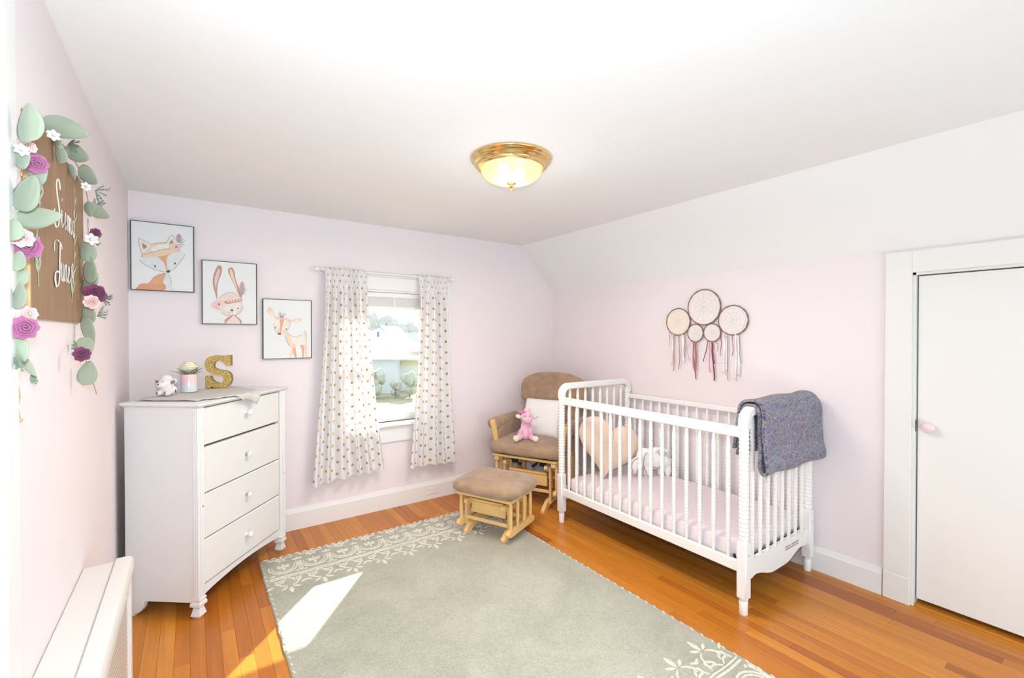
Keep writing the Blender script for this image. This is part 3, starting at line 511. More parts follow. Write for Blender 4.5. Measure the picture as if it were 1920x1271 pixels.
rug = thing('rug', 'sage green wool rug with an ivory scrollwork border on the wooden floor', 'rug', (RX0, RY1, 0))
RW, RL = RX1-RX0, RY1-RY0
def edge_loop(inset, z, wob):
    pts = []
    n1, n2 = 70, 100
    q = [(t/n1*RW, 0) for t in range(n1)] + [(RW, -t/n2*RL) for t in range(n2)] + [(RW-t/n1*RW, -RL) for t in range(n1)] + [(0, -RL+t/n2*RL) for t in range(n2)]
    r = random.Random(3)
    for x, y in q:
        dx = inset if x <= 0 else (-inset if x >= RW else 0); dy = -inset if y >= 0 else (inset if y <= -RL else 0)
        pts.append((min(max(x, inset), RW-inset)+r.uniform(-wob, wob), max(min(y, -inset), -RL+inset)+r.uniform(-wob, wob), z))
    return pts
l0, l1, l2 = edge_loop(0.0, 0.0004, 0.002), edge_loop(0.001, RT-0.004, 0.003), edge_loop(0.008, RT, 0.001)
n = len(l0); b = MB()
b.add(l0+l1+l2, [(i, (i+1) % n, n+(i+1) % n, n+i) for i in range(n)] + [(n+i, n+(i+1) % n, 2*n+(i+1) % n, 2*n+i) for i in range(n)] + [tuple(range(2*n, 3*n)), tuple(range(n-1, -1, -1))])
b.build('pile', RUGG, rug, angle=60)
pat = MB(); PZ = RT+0.0012
ZN = [0]
def zstep(z):
    ZN[0] += 1
    return z + 0.00007*(ZN[0] % 23)
def ribbon(b, pts, wd, z, n=5, taper=False, T=None, mi=0, smooth=True):
    wd = wd*1.35; z = zstep(z)
    P = smooth_path([(p[0], p[1], 0) for p in pts], n) if smooth and len(pts) > 2 else [Vector((p[0], p[1], 0)) for p in pts]
    m = len(P); vs = []
    for i, p in enumerate(P):
        d = P[min(i+1, m-1)]-P[max(i-1, 0)]; d.normalize(); q = Vector((-d.y, d.x, 0))
        ww = wd*0.5*((0.35+0.65*math.sin(PI*min(max(i/(m-1), 0.02), 0.98))) if taper else 1)
        for sg, zz in ((1, z-0.003), (0.75, z), (-0.75, z), (-1, z-0.003)):
            c = p + q*(ww*sg); vs.append((c.x, c.y, zz))
    fs = [(i*4+k, i*4+k+1, i*4+4+k+1, i*4+4+k) for i in range(m-1) for k in range(3)]
    b.add(vs, fs, mi, T)
def petal(b, cx, cy, ln, wd, ang, z, mi=0, T=None, n=8, blunt=0.8):
    z = zstep(z)
    up = []; dn = []
    for k in range(n+1):
        t = k/n; ww = wd*0.5*(math.sin(PI*t)**blunt)
        up.append((ln*t, ww)); dn.append((ln*t, -ww))
    loop = up + dn[-2:0:-1]
    ca, sa = math.cos(ang), math.sin(ang)
    out = [(cx+ca*x-sa*y, cy+sa*x+ca*y) for x, y in loop]
    k = len(out)
    ctr = (sum(p[0] for p in out)/k, sum(p[1] for p in out)/k)
    inn = [((p[0]-ctr[0])*0.82+ctr[0], (p[1]-ctr[1])*0.82+ctr[1]) for p in out]
    vs = [(p[0], p[1], z-0.003) for p in out] + [(p[0], p[1], z) for p in inn]
    fs = [(i, (i+1) % k, k+(i+1) % k, k+i) for i in range(k)] + [tuple(range(k, 2*k))]
    b.add(vs, fs, mi, T)
def border_motif(b, cx, T):
    """one repeat of the scroll border; local y runs from the rug's edge (0) inwards (negative)"""
    z = PZ
    def arc(cx_, cy_, r, a0, a1, ry=None):
        return [(cx_+r*math.cos(math.radians(a0+(a1-a0)*t/10)), cy_+(ry or r)*math.sin(math.radians(a0+(a1-a0)*t/10))) for t in range(11)]
    # flower close to the edge
    for k in range(6): petal(b, cx+0.005*math.cos(k*PI/3), -0.048+0.005*math.sin(k*PI/3), 0.033, 0.018, k*PI/3+0.3, z, 0, T)
    # open medallion ring (two lines) with a lily inside
    ribbon(b, arc(cx, -0.150, 0.076, -200, 20, 0.082), 0.008, z, 3, False, T)
    ribbon(b, arc(cx, -0.150, 0.060, -190, 10, 0.064), 0.006, z, 3, False, T)
    for a, l in ((-90, 0.040), (90, 0.036), (35, 0.038), (145, 0.038), (0, 0.030), (180, 0.030)): petal(b, cx, -0.152, l*1.22, 0.019, math.radians(a), z, 0, T)
    # small flower and V between the medallions
    x2 = cx+0.086
    for a in (90, 30, 150): petal(b, x2, -0.092, 0.034, 0.016, math.radians(a), z, 0, T)
    ribbon(b, [(x2-0.010, -0.236), (x2-0.003, -0.180), (x2-0.001, -0.120)], 0.006, z, 4, False, T); ribbon(b, [(x2+0.010, -0.236), (x2+0.003, -0.180), (x2+0.001, -0.120)], 0.006, z, 4, False, T)
    petal(b, x2, -0.246, 0.034, 0.020, math.radians(90), z, 0, T)
    # leaves in the corners between ring and band, and a scroll along the edge
    for sg in (-1, 1):
        petal(b, cx+sg*0.052, -0.236, 0.030, 0.014, math.radians(-90+sg*70), z, 0, T)
        ribbon(b, [(cx+sg*0.030, -0.028), (cx+sg*0.052, -0.040), (cx+sg*0.066, -0.028), (cx+sg*0.058, -0.018)], 0.006, z, 4, False, T)
        petal(b, cx+sg*0.018, -0.318, 0.036, 0.013, math.radians(-90+sg*30), z, 0, T)
    # the double line of the band
    ribbon(b, [(cx-0.086, -0.272), (cx, -0.268), (cx+0.0865, -0.272)], 0.008, z, 4, False, T); ribbon(b, [(cx-0.086, -0.290), (cx, -0.286), (cx+0.0865, -0.290)], 0.006, z, 4, False, T)
    # curls under it
    for sg in (-1, 1):
        ribbon(b, [(cx+sg*0.004, -0.296), (cx+sg*0.030, -0.318), (cx+sg*0.058, -0.322), (cx+sg*0.064, -0.344), (cx+sg*0.044, -0.350), (cx+sg*0.042, -0.334)], 0.007, z, 5, False, T)
        petal(b, cx+sg*0.074, -0.362, 0.048, 0.014, math.radians(-90+sg*62), z, 0, T)
        ribbon(b, [(cx+sg*0.072, -0.300), (cx+sg*0.046, -0.366), (cx+sg*0.012, -0.392)], 0.008, z, 5, True, T)
        petal(b, cx+sg*0.010, -0.398, 0.050, 0.016, math.radians(-90+sg*58), z, 0, T)
    petal(b, cx, -0.398, 0.074, 0.024, math.radians(-90), z, 0, T)
PER = 0.1715
Tm = Matrix.Scale(-1, 4, (0, 1, 0))
for k in range(9):
    cx = 0.112 + PER*k
    border_motif(pat, cx, None)
    border_motif(pat, cx, TR(0, -RL, 0) @ Tm)
rr = random.Random(4)
y = -0.05
while y > -RL+0.03:
    for xx in (0.006, RW-0.006):
        petal(pat, xx + (0.0 if xx < 0.1 else 0.0), y, 0.026, 0.008, math.radians(-90 + (18 if xx < 0.1 else -18)), PZ, 0, None)
    y -= 0.052
x = 0.02
while x < RW-0.03:
    for yy in (-0.007, -RL+0.007): petal(pat, x, yy, 0.030, 0.010, math.radians(8), PZ)
    x += 0.044
o = pat.build('border_pattern', RUGI, rug, angle=60, recalc=False, label='ivory scroll and petal border'); o['kind'] = 'stuff'

# ------------------------------------------------------------------ dresser
PHI = math.atan2(0.772, 0.635)
# local frame: x along the drawer front to the right, y into the dresser, origin at the front left foot
dr = thing('dresser', 'white four-drawer dresser standing across the corner with fluted front posts', 'dresser', (0.018, 2.702, 0), PHI)
DW, DD, DH = 0.690, 0.365, 1.036
b = MB()
# side panels with ogee cut-outs at the floor, back panel, inner carcass
def side_poly():
    p = [(0.0, 0.078), (0.0, DH), (DD, DH), (DD, 0.0), (DD-0.045, 0.0)]
    for t in range(7):
        a = t/6*PI/2
        p.append((DD-0.050-0.050*math.sin(a), 0.012+0.064*(1-math.cos(a))+0.0))
    return p
b.prism(side_poly(), -0.018, 0.002, 'x')
b.build('side_panel', DRESSERW, dr)
MB().prism(side_poly(), DW-0.002, DW+0.018, 'x').build('side_panel', DRESSERW, dr)
MB().box(0.0, DD-0.012, 0.06, DW, DD, DH).build('back_panel', DRESSERW, dr)
MB().box(0.012, 0.020, 0.150, DW-0.012, DD-0.014, DH-0.004).build('carcass', SHADOWGAP, dr)
def post(x):
    b = MB(); hw = 0.024
    # reeded post: square core with three rounded flutes on the front and outer faces
    b.box(x-hw+0.004, -hw+0.006, 0.088, x+hw-0.004, hw, DH, 0.003)
    for k in (-1, 0, 1):
        b.lathe([(0.0055, 0.092), (0.0065, 0.100), (0.0065, DH-0.012), (0.0055, DH-0.004)], 8, T=TR(x+k*0.0125, -hw+0.0065, 0))
        b.lathe([(0.0055, 0.092), (0.0065, 0.100), (0.0065, DH-0.012), (0.0055, DH-0.004)], 8, T=TR(x+(-hw+0.0045 if x < 0.3 else hw-0.0045), -0.010+k*0.010, 0))
    o = b.build('post', DRESSERW, dr)
    f = MB()
    f.lathe([(0.020, 0.0), (0.034, 0.014), (0.030, 0.022), (0.022, 0.048), (0.026, 0.056), (0.036, 0.060), (0.036, 0.074), (0.030, 0.080), (0.034, 0.092), (0.030, 0.098)], 4, T=TR(x, -0.002, 0) @ rotz(PI/4), sx=1, sy=1)
    f.build('foot', DRESSERW, dr, angle=20)
post(0.0); post(DW)
# drawers
zs = [(0.149, 0.366), (0.373, 0.594), (0.601, 0.828), (0.840, 1.026)]
kwhite = mat('white_knob', (240, 238, 234), 0.2, coat=0.3)
for k, (z0, z1) in enumerate(zs):
    d = MB().box(0.026, -0.012, z0, DW-0.026, 0.018, z1, 0.004).build('drawer', DRESSERW, dr)
    zc = (z0+z1)/2 + (0.02 if k == 3 else 0.0)
    T = TR(DW/2, -0.012, zc) @ RX(PI/2)
    if k in (1, 2):
        MB().lathe([(0.010, 0.0), (0.010, 0.004), (0.0055, 0.006), (0.0055, 0.014)], 12, T=T).lathe([(0.006, 0.013), (0.013, 0.018), (0.0165, 0.026), (0.013, 0.034), (0.0, 0.037)], 8, mi=1, T=T).build('knob', [CHROME, CRYSTAL], d, angle=20, label='clear crystal knob on a chrome stem')
    else:
        MB().lathe([(0.012, 0.0), (0.012, 0.004), (0.007, 0.008), (0.008, 0.016), (0.016, 0.022), (0.018, 0.030), (0.013, 0.038), (0.0, 0.041)], 16, T=T).build('knob', kwhite, d, label='white turned wooden knob')
# apron with a shallow arch
ap = [(0.02, 0.143), (DW-0.02, 0.143)]
for t in range(17):
    q = t/16; ap.append((DW-0.02-(DW-0.04)*q, 0.094 + 0.026*math.sin(PI*q)**0.8))
MB().prism(ap, -0.010, 0.012, 'y').build('apron', DRESSERW, dr)
# the top with a moulded edge
pl = [(-0.040, -0.040), (DW+0.040, -0.040), (DW+0.040, DD+0.006), (-0.040, DD+0.006)]
def ins(p, d): return [(p[0][0]+d, p[0][1]+d), (p[1][0]-d, p[1][1]+d), (p[2][0]-d, p[2][1]-d*0.2), (p[3][0]+d, p[3][1]-d*0.2)]
b = MB(); lv = [(0.016, DH-0.002), (0.010, DH+0.004), (0.002, DH+0.008), (0.0, DH+0.013), (0.002, DH+0.018), (0.010, DH+0.021)]
vs = []; fs = []
for dI, z in lv: vs += [(x, y, z) for x, y in ins(pl, dI)]
for r in range(len(lv)-1):
    for k in range(4): fs.append((r*4+k, r*4+(k+1) % 4, r*4+4+(k+1) % 4, r*4+4+k))
fs.append((3, 2, 1, 0)); m_ = (len(lv)-1)*4; fs.append((m_, m_+1, m_+2, m_+3))
b.add(vs, fs); b.build('top_board', DRESSERW, dr)
TOPZ = DH+0.021
for sx_, zz in ((0.0, 0.545), (DW, 0.500)):
    MB().ball((sx_+0.006, -0.0245, zz), (0.003, 0.0012, 0.004), 8, 6).build('nail_mark', SHADOWGAP, dr)
DT = TR(0.018, 2.702, 0) @ rotz(PHI)
def on_dresser(x, y, z=0.0): return tuple(DT @ Vector((x, y, TOPZ+z)))

# things on the dresser
GREYCL = mat('grey_linen_scarf', (214, 211, 205), 0.85, spec=0.1, bump=(160, 0.2, 0.002))
def scarf_pt(u, v):
    # a wide cloth over most of the top; its front right corner slips over the front edge
    A0, A1, B0, B1 = Vector((0.030, 0.020)), Vector((0.015, 0.345)), Vector((0.385, -0.115)), Vector((0.690, 0.345))
    p = A0.lerp(B0, u).lerp(A1.lerp(B1, u), v)
    p.y += 0.006*math.sin(u*17+v*5)*(1-v)*(1-v)
    x, y = p.x, p.y
    z = 0.0035 + 0.003*math.sin(v*9+u*14)**2 + 0.0025*math.sin(u*23+v*6)**2
    if y < -0.030:
        ex = -0.030-y
        if ex < 0.018: y = -0.030-ex; z = z
        else: z = z-(ex-0.018)*1.0; y = -0.0485-0.004*math.sin(v*60+u*9)**2
    return (x, min(y, DD-0.004), TOPZ+z)
b = MB().sheet(scarf_pt, 48, 12, T=DT)
o = b.build('table_scarf', GREYCL, None, angle=60)
o['label'] = 'grey linen scarf laid along the white dresser top, one end hanging over its front edge'; o['category'] = 'cloth'
md = o.modifiers.new('thickness', 'SOLIDIFY'); md.thickness = 0.0025; md.offset = 1

# white ceramic lamb
def blob(name, balls, m, parent, voxel=0.004, T=None, smooth_it=6, **tags):
    b = MB()
    for c, r, *R in balls: b.ball(c, r, 14, 10, R=(R[0] if R else None), T=T)
    o = b.build(name, m, parent, **tags)
    md = o.modifiers.new('union', 'REMESH'); md.mode = 'VOXEL'; md.voxel_size = voxel; md.use_smooth_shade = True
    if smooth_it:
        ms = o.modifiers.new('smooth', 'SMOOTH'); ms.factor = 0.5; ms.iterations = smooth_it
    return o
CERAM = mat('white_glazed_ceramic', (238, 230, 228), 0.12, spec=0.5, coat=0.5); DKBR = mat('dark_brown_glaze', (92, 74, 70), 0.3); SILV = mat('grey_brown_inner_ear', (150, 132, 126), 0.4)
px_, py_, pz_ = on_dresser(0.170, 0.305, 0.010)
lb = thing('lamb_figurine', 'small white ceramic sitting lamb figurine with dark hooves, left on the dresser', 'figurine', (px_, py_, pz_), -0.62)
# local: faces -y
blob('body', [((0, 0, 0.028), (0.041, 0.034, 0.029)), ((0, 0.004, 0.045), (0.032, 0.029, 0.024)), ((-0.020, -0.026, 0.016), (0.018, 0.020, 0.016)), ((0.022, -0.026, 0.016), (0.018, 0.020, 0.016)), ((0.034, 0.0, 0.030), (0.014, 0.018, 0.022)), ((-0.004, -0.010, 0.066), (0.032, 0.030, 0.029)), ((-0.010, -0.034, 0.058), (0.023, 0.016, 0.018)), ((0.000, -0.006, 0.093), (0.026, 0.024, 0.020)), ((-0.016, -0.008, 0.090), (0.016, 0.018, 0.014)), ((0.018, -0.006, 0.088), (0.014, 0.018, 0.014))], CERAM, lb, 0.0032, smooth_it=3)
for sx_, tilt in ((-1, 0.5), (1, -0.5)):
    e = MB().ball((0, 0, 0), (0.019, 0.007, 0.014), 12, 8, T=TR(sx_*0.040-0.003, -0.004, 0.076) @ RY(tilt)).build('ear', CERAM, lb)
    MB().ball((0, 0, 0), (0.014, 0.003, 0.009), 10, 6, T=TR(sx_*0.041-0.003, -0.010, 0.073) @ RY(tilt)).build('inner_ear', SILV, e)
MB().ball((-0.011, -0.0490, 0.064), (0.0050, 0.003, 0.0040), 8, 6).build('nose', DKBR, lb)
for x_ in (-0.020, 0.006): MB().ball((x_, -0.0385, 0.077), (0.0022, 0.002, 0.003), 8, 6).build('eye', DKBR, lb)
for x_, a in ((-0.020, 0.6), (0.022, 0.0)): MB().ball((0, 0, 0), (0.0035, 0.0025, 0.0075), 8, 6, T=TR(x_, -0.0455, 0.019) @ RY(a)).build('hoof_mark', DKBR, lb)
MB().ball((0.0475, -0.004, 0.024), (0.0025, 0.004, 0.009), 8, 6).build('hoof_mark', DKBR, lb)

# pink and marbled vase with a cream rose
vx, vy, vz = on_dresser(0.312, 0.300, 0.012)
va = thing('vase', 'small cylinder vase, pink above and blue marble below, beside the ceramic lamb', 'vase', (vx, vy, vz))
mv = mat('pink_over_blue_marble_glaze', (240, 214, 214), 0.2, coat=0.4)
nt = mv.node_tree; N = nt.nodes; Lk = nt.links
tc = N.new('ShaderNodeTexCoord'); sp = N.new('ShaderNodeSeparateXYZ'); Lk.new(tc.outputs['Object'], sp.inputs[0])
nz = N.new('ShaderNodeTexNoise'); nz.inputs['Scale'].default_value = 45; nz.inputs['Distortion'].default_value = 2.0; Lk.new(tc.outputs['Object'], nz.inputs['Vector'])
r1 = N.new('ShaderNodeMapRange'); r1.inputs['From Min'].default_value = 0.030; r1.inputs['From Max'].default_value = 0.070; Lk.new(sp.outputs['Z'], r1.inputs['Value'])
r2 = N.new('ShaderNodeMix'); r2.data_type = 'RGBA'; r2.inputs[6].default_value = rgb(206, 222, 230); r2.inputs[7].default_value = rgb(236, 238, 240); Lk.new(nz.outputs['Fac'], r2.inputs[0])
r3 = N.new('ShaderNodeMix'); r3.data_type = 'RGBA'; r3.inputs[7].default_value = rgb(238, 206, 208); Lk.new(r1.outputs[0], r3.inputs[0]); Lk.new(r2.outputs[2], r3.inputs[6])
Lk.new(r3.outputs[2], N['Principled BSDF'].inputs['Base Color'])
MB().lathe([(0.0, 0.0), (0.037, 0.0), (0.0395, 0.003), (0.0395, 0.097), (0.038, 0.100), (0.0355, 0.100), (0.034, 0.096), (0.034, 0.010), (0.0, 0.010)], 28).build('body', mv, va)
ro = thing('rose_flower', 'large cream rose with grey green leaves standing in the pink and marble vase', 'flower', (vx, vy, vz+0.098))
CREAMP = mat('cream_petal', (242, 236, 208), 0.6, sheen=0.2); LEAFD = mat('grey_green_leaf', (142, 150, 120), 0.6, vary=(40, 0.15))
def petal_cup(b, R, rz_, el, w_, ln, cup, T=None, mi=0):
    def fn(u, v):
        a = (u-0.5)*w_; q = v
        rad = R*(0.25+0.75*math.sin(q*PI*0.55))
        z = ln*q - cup*(q*q) + 0.10*ln*math.cos(a*1.5)
        sh = 1-0.25*(q**3)*(abs(u-0.5)*2)**2
        return (rad*math.cos(rz_+a*sh), rad*math.sin(rz_+a*sh), z+el)
    b.sheet(fn, 8, 6, mi, T)
b = MB()
for ring, (R, n, ln, cup) in enumerate([(0.012, 3, 0.062, 0.0), (0.022, 4, 0.060, 0.0), (0.034, 5, 0.056, 0.004), (0.045, 6, 0.052, 0.010), (0.052, 7, 0.046, 0.018)]):
    for k in range(n): petal_cup(b, R, 2*PI*k/n+ring*0.7, 0.008-0.001*ring, 2*PI/n*1.35, ln, cup)
o = b.build('blossom', CREAMP, ro, angle=60); o.modifiers.new('t', 'SOLIDIFY').thickness = 0.001
MB().tube([(0, 0, -0.085), (0.003, 0, 0.0), (0, 0, 0.012)], 0.003, 6).build('stem', LEAFD, ro)
def leaf_sheet(b, ln, wd, T, curl=0.2, fold=0.25, mi=0, nl=8, nw=4, tipp=0.8, pw=0.75):
    def fn(u, v):
        wv = wd*0.5*(math.sin(PI*min(max(v, 0.0), 1.0)**tipp)**pw if 0 < v < 1 else 0.0)
        s_ = (u-0.5)*2
        return (s_*wv, ln*v, curl*ln*v*v*(-1) + fold*abs(s_)*wv*1.0)
    b.sheet(fn, nw, nl, mi, T)
for k in range(9):
    a = 2*PI*k/9+0.2
    b = MB(); leaf_sheet(b, 0.055+0.012*(k % 3), 0.020, rotz(a) @ TR(0, 0.020, -0.002) @ RX(0.45+0.25*(k % 2)), 0.1, 0.3)
    b.build('leaf', LEAFD, ro, angle=60)

# the golden letter S: slab-serif outline extruded
GOLD = mat('gold_glitter', (200, 168, 84), 0.40, 0.25, bump=(900, 0.5, 0.002))
nt = GOLD.node_tree; N = nt.nodes; Lk = nt.links; bs = N['Principled BSDF']
tc = N.new('ShaderNodeTexCoord'); vo = N.new('ShaderNodeTexVoronoi'); vo.inputs['Scale'].default_value = 330; Lk.new(tc.outputs['Object'], vo.inputs['Vector'])
rp_ = N.new('ShaderNodeValToRGB'); rp_.color_ramp.elements[0].color = rgb(166, 134, 58); rp_.color_ramp.elements[1].color = rgb(250, 232, 168)
e = rp_.color_ramp.elements.new(0.6); e.color = rgb(202, 170, 86)
sx3 = N.new('ShaderNodeSeparateColor'); Lk.new(vo.outputs['Color'], sx3.inputs[0]); Lk.new(sx3.outputs[0], rp_.inputs['Fac']); Lk.new(rp_.outputs[0], bs.inputs['Base Color'])
GOLDE = mat('gold_paint', (158, 122, 50), 0.5, 0.3)
S_out = [(1385,140),(1490,140),(1490,355),(1405,355),(1365,290),(1310,255),(1250,250),(1195,280),(1172,340),(1190,395),(1260,430),(1370,450),(1450,480),(1495,545),(1505,640),(1475,720),(1410,775),(1310,797),(1220,790),(1150,765),(1130,800),(1030,800),(1030,555),(1120,555),(1150,630),(1200,680),(1265,700),(1330,685),(1362,630),(1345,565),(1280,540),(1160,515),(1085,470),(1035,400),(1020,310),(1045,225),(1110,165),(1210,142),(1310,155),(1375,180)]
sc_ = 0.200/660
S2 = [((x-1262)*sc_, (800-y)*sc_) for x, y in S_out]
sxx, syy, szz = on_dresser(0.525, 0.282, 0.010)
ls = thing('letter', 'gold glitter letter S standing on the grey scarf on the dresser', 'letter', (sxx, syy, szz), -0.40)
b = MB(); b.prism(S2, -0.016, 0.016, 'y')
me = b.mesh('letter_body', [GOLD, GOLDE], 30)
for p in me.polygons:
    if abs(p.normal.y) < 0.5: p.material_index = 1
link('letter_body', me, ls)
# ------------------------------------------------------------------ curtain rod, curtains, blind
RODY = YB-0.062
cr = thing('curtain_rod', 'thin white curtain rod with ball ends above the window', 'curtain rod', (0.735, RODY, 1.866))
MB().tube([(0.010, 0, 0), (1.082, 0, 0)], 0.007, 10).build('rod', WHITE, cr)
for x_ in (0.0, 1.092):
    MB().ball((x_, 0, 0), 0.0185, 14, 10).lathe([(0.007, -0.006), (0.011, 0.0), (0.007, 0.006)], 10, T=TR(x_+(0.018 if x_ < 0.5 else -0.018), 0, 0) @ RY(PI/2)).build('finial', WHITE, cr)
for x_ in (0.040, 1.052):
    MB().box(x_-0.006, -0.004, -0.010, x_+0.006, 0.0615, 0.0, 0.002).box(x_-0.010, 0.058, -0.030, x_+0.010, 0.0615, 0.022, 0.002).tube([(x_, -0.0, -0.010), (x_, -0.011, -0.006), (x_, -0.011, 0.002)], 0.003, 6).build('bracket', WHITE, cr)
def curtain_material():
    m = bpy.data.materials.new('white_cloth_with_gold_dots'); m.use_nodes = True
    nt = m.node_tree; N = nt.nodes; Lk = nt.links; b = N['Principled BSDF']; out = N['Material Output']
    uv = N.new('ShaderNodeUVMap')
    def dots(ox, oy):
        mp = N.new('ShaderNodeMapping'); mp.inputs['Scale'].default_value = (1/0.092, 1/0.092, 1); mp.inputs['Location'].default_value = (ox, oy, 0)
        Lk.new(uv.outputs[0], mp.inputs['Vector'])
        fr = N.new('ShaderNodeVectorMath'); fr.operation = 'FRACTION'; Lk.new(mp.outputs[0], fr.inputs[0])
        sb = N.new('ShaderNodeVectorMath'); sb.operation = 'SUBTRACT'; sb.inputs[1].default_value = (0.5, 0.5, 0); Lk.new(fr.outputs[0], sb.inputs[0])
        ln = N.new('ShaderNodeVectorMath'); ln.operation = 'LENGTH'; Lk.new(sb.outputs[0], ln.inputs[0])
        lt = N.new('ShaderNodeMath'); lt.operation = 'LESS_THAN'; lt.inputs[1].default_value = 0.112; Lk.new(ln.outputs['Value'], lt.inputs[0])
        return lt
    a, c = dots(0, 0), dots(0.5, 0.5)
    mx = N.new('ShaderNodeMath'); mx.operation = 'MAXIMUM'; Lk.new(a.outputs[0], mx.inputs[0]); Lk.new(c.outputs[0], mx.inputs[1])
    b.inputs['Base Color'].default_value = rgb(243, 241, 242); b.inputs['Roughness'].default_value = 0.8; b.inputs['Specular IOR Level'].default_value = 0.15
    tr = N.new('ShaderNodeBsdfTranslucent'); tr.inputs[0].default_value = rgb(240, 238, 238)
    cl = N.new('ShaderNodeMixShader'); cl.inputs[0].default_value = 0.22; Lk.new(b.outputs[0], cl.inputs[1]); Lk.new(tr.outputs[0], cl.inputs[2])
    g = N.new('ShaderNodeBsdfPrincipled'); g.inputs['Base Color'].default_value = rgb(206, 168, 96); g.inputs['Metallic'].default_value = 0.75; g.inputs['Roughness'].default_value = 0.33
    fm = N.new('ShaderNodeMixShader'); Lk.new(mx.outputs[0], fm.inputs[0]); Lk.new(cl.outputs[0], fm.inputs[1]); Lk.new(g.outputs[0], fm.inputs[2])
    Lk.new(fm.outputs[0], out.inputs['Surface'])
    return m
CLOTH = curtain_material()
def curtain(name, label, top, bot, hem, seed, nf, CWID):
    """top/bot: (x0,x1); hem: (z0,z1) left and right; cloth 1.05 m wide"""
    r = random.Random(seed)
    ph = r.uniform(0, 6)
    def fn(u, v):
        z = 1.874 + ((hem[0]*(1-u)+hem[1]*u) + 0.010*math.sin(2*PI*nf*u+ph+0.5) - 1.874)*v
        flare = v**1.35
        x0 = top[0]+(bot[0]-top[0])*flare; x1 = top[1]+(bot[1]-top[1])*flare
        wb = 0.035*math.sin(u*7.0+ph)*v
        uu = min(max(u + 0.030*math.sin(2*PI*2.0*u+ph)*math.sin(PI*u), 0), 1)
        x = x0+(x1-x0)*uu 
        A = 0.007 + 0.022*min(1.0, max(0.0, (v-0.03)/0.12))
        y = RODY - 0.0095 - A*(1+math.sin(2*PI*(nf*u+0.25*math.sin(2.3*v+ph)*v)+ph)) - 0.012*math.sin(u*9+ph)*v*v
        # gathers of the header ruffle
        if v < 0.06: y += 0.004*math.sin(2*PI*24*u)
        return (x, min(y, RODY-0.009), z)
    b = MB().sheet(fn, 150, 64, uvs=(CWID, 1.60))
    o = b.build(name, CLOTH, None, angle=80, recalc=False)
    o['label'] = label; o['category'] = 'curtain'; o['group'] = 'gold dotted curtains at the window'
    # the pocket behind the rod is a narrow second layer of the same cloth
    def fp(u, v):
        z = 1.884 - 0.044*v
        return (top[0]+(top[1]-top[0])*u, RODY + 0.0088 + 0.004*(1+math.sin(2*PI*24*u)), z)
    MB().sheet(fp, 90, 2, uvs=(CWID, 0.04)).build('rod_pocket', CLOTH, o, angle=80, recalc=False)
    return o
curtain('curtain', 'left curtain, the longer and wider one, white with gold dots, beside the deer picture', (0.790, 1.088), (0.688, 1.215), (0.312, 0.352), 3, 5.4, 0.80)
curtain('curtain', 'right curtain, white with gold dots, between the window and the glider chair', (1.512, 1.772), (1.415, 1.852), (0.318, 0.300), 8, 4.5, 0.66)
bl = thing('window_blind', 'white slatted blind drawn up to the top of the window', 'blind', (WX0+0.02, YB+0.014, 0))
MB().box(0.0, 0.0, 1.690, WX1-WX0-0.04, 0.030, 1.728, 0.003).build('headrail', WHITE, bl)
SLAT = mat('blind_slat', (232, 230, 226), 0.4)
sl = MB().prism([(0.001, 0.0), (0.015, 0.0022), (0.029, 0.0), (0.029, 0.0040), (0.015, 0.0062), (0.001, 0.0040)], 0.004, WX1-WX0-0.044, 'x').mesh('slat', SLAT)
for k in range(15): link('slat', sl, bl, loc=(0, 0, 1.616+0.0049*k))
MB().box(0.003, 0.003, 1.600, WX1-WX0-0.043, 0.027, 1.614, 0.003).build('bottom_rail', WHITE, bl)
for x_ in (0.10, 0.36, 0.68): MB().box(x_, -0.0012, 1.600, x_+0.012, -0.0004, 1.690).build('ladder_tape', WHITE, bl)
# outlet on the baseboard
ou = thing('outlet_plate', 'white outlet plate set into the baseboard under the right curtain', 'outlet', (1.655, YB-0.0170, 0.083))
MB().box(-0.060, -0.005, -0.040, 0.060, -0.0, 0.040, 0.002).build('plate', WHITE, ou)
for x_ in (-0.022, 0.022): MB().lathe([(0.014, 0), (0.014, 0.0015), (0.012, 0.002)], 14, T=TR(x_, -0.005, 0) @ RX(PI/2)).build('socket', CREAMW, ou)

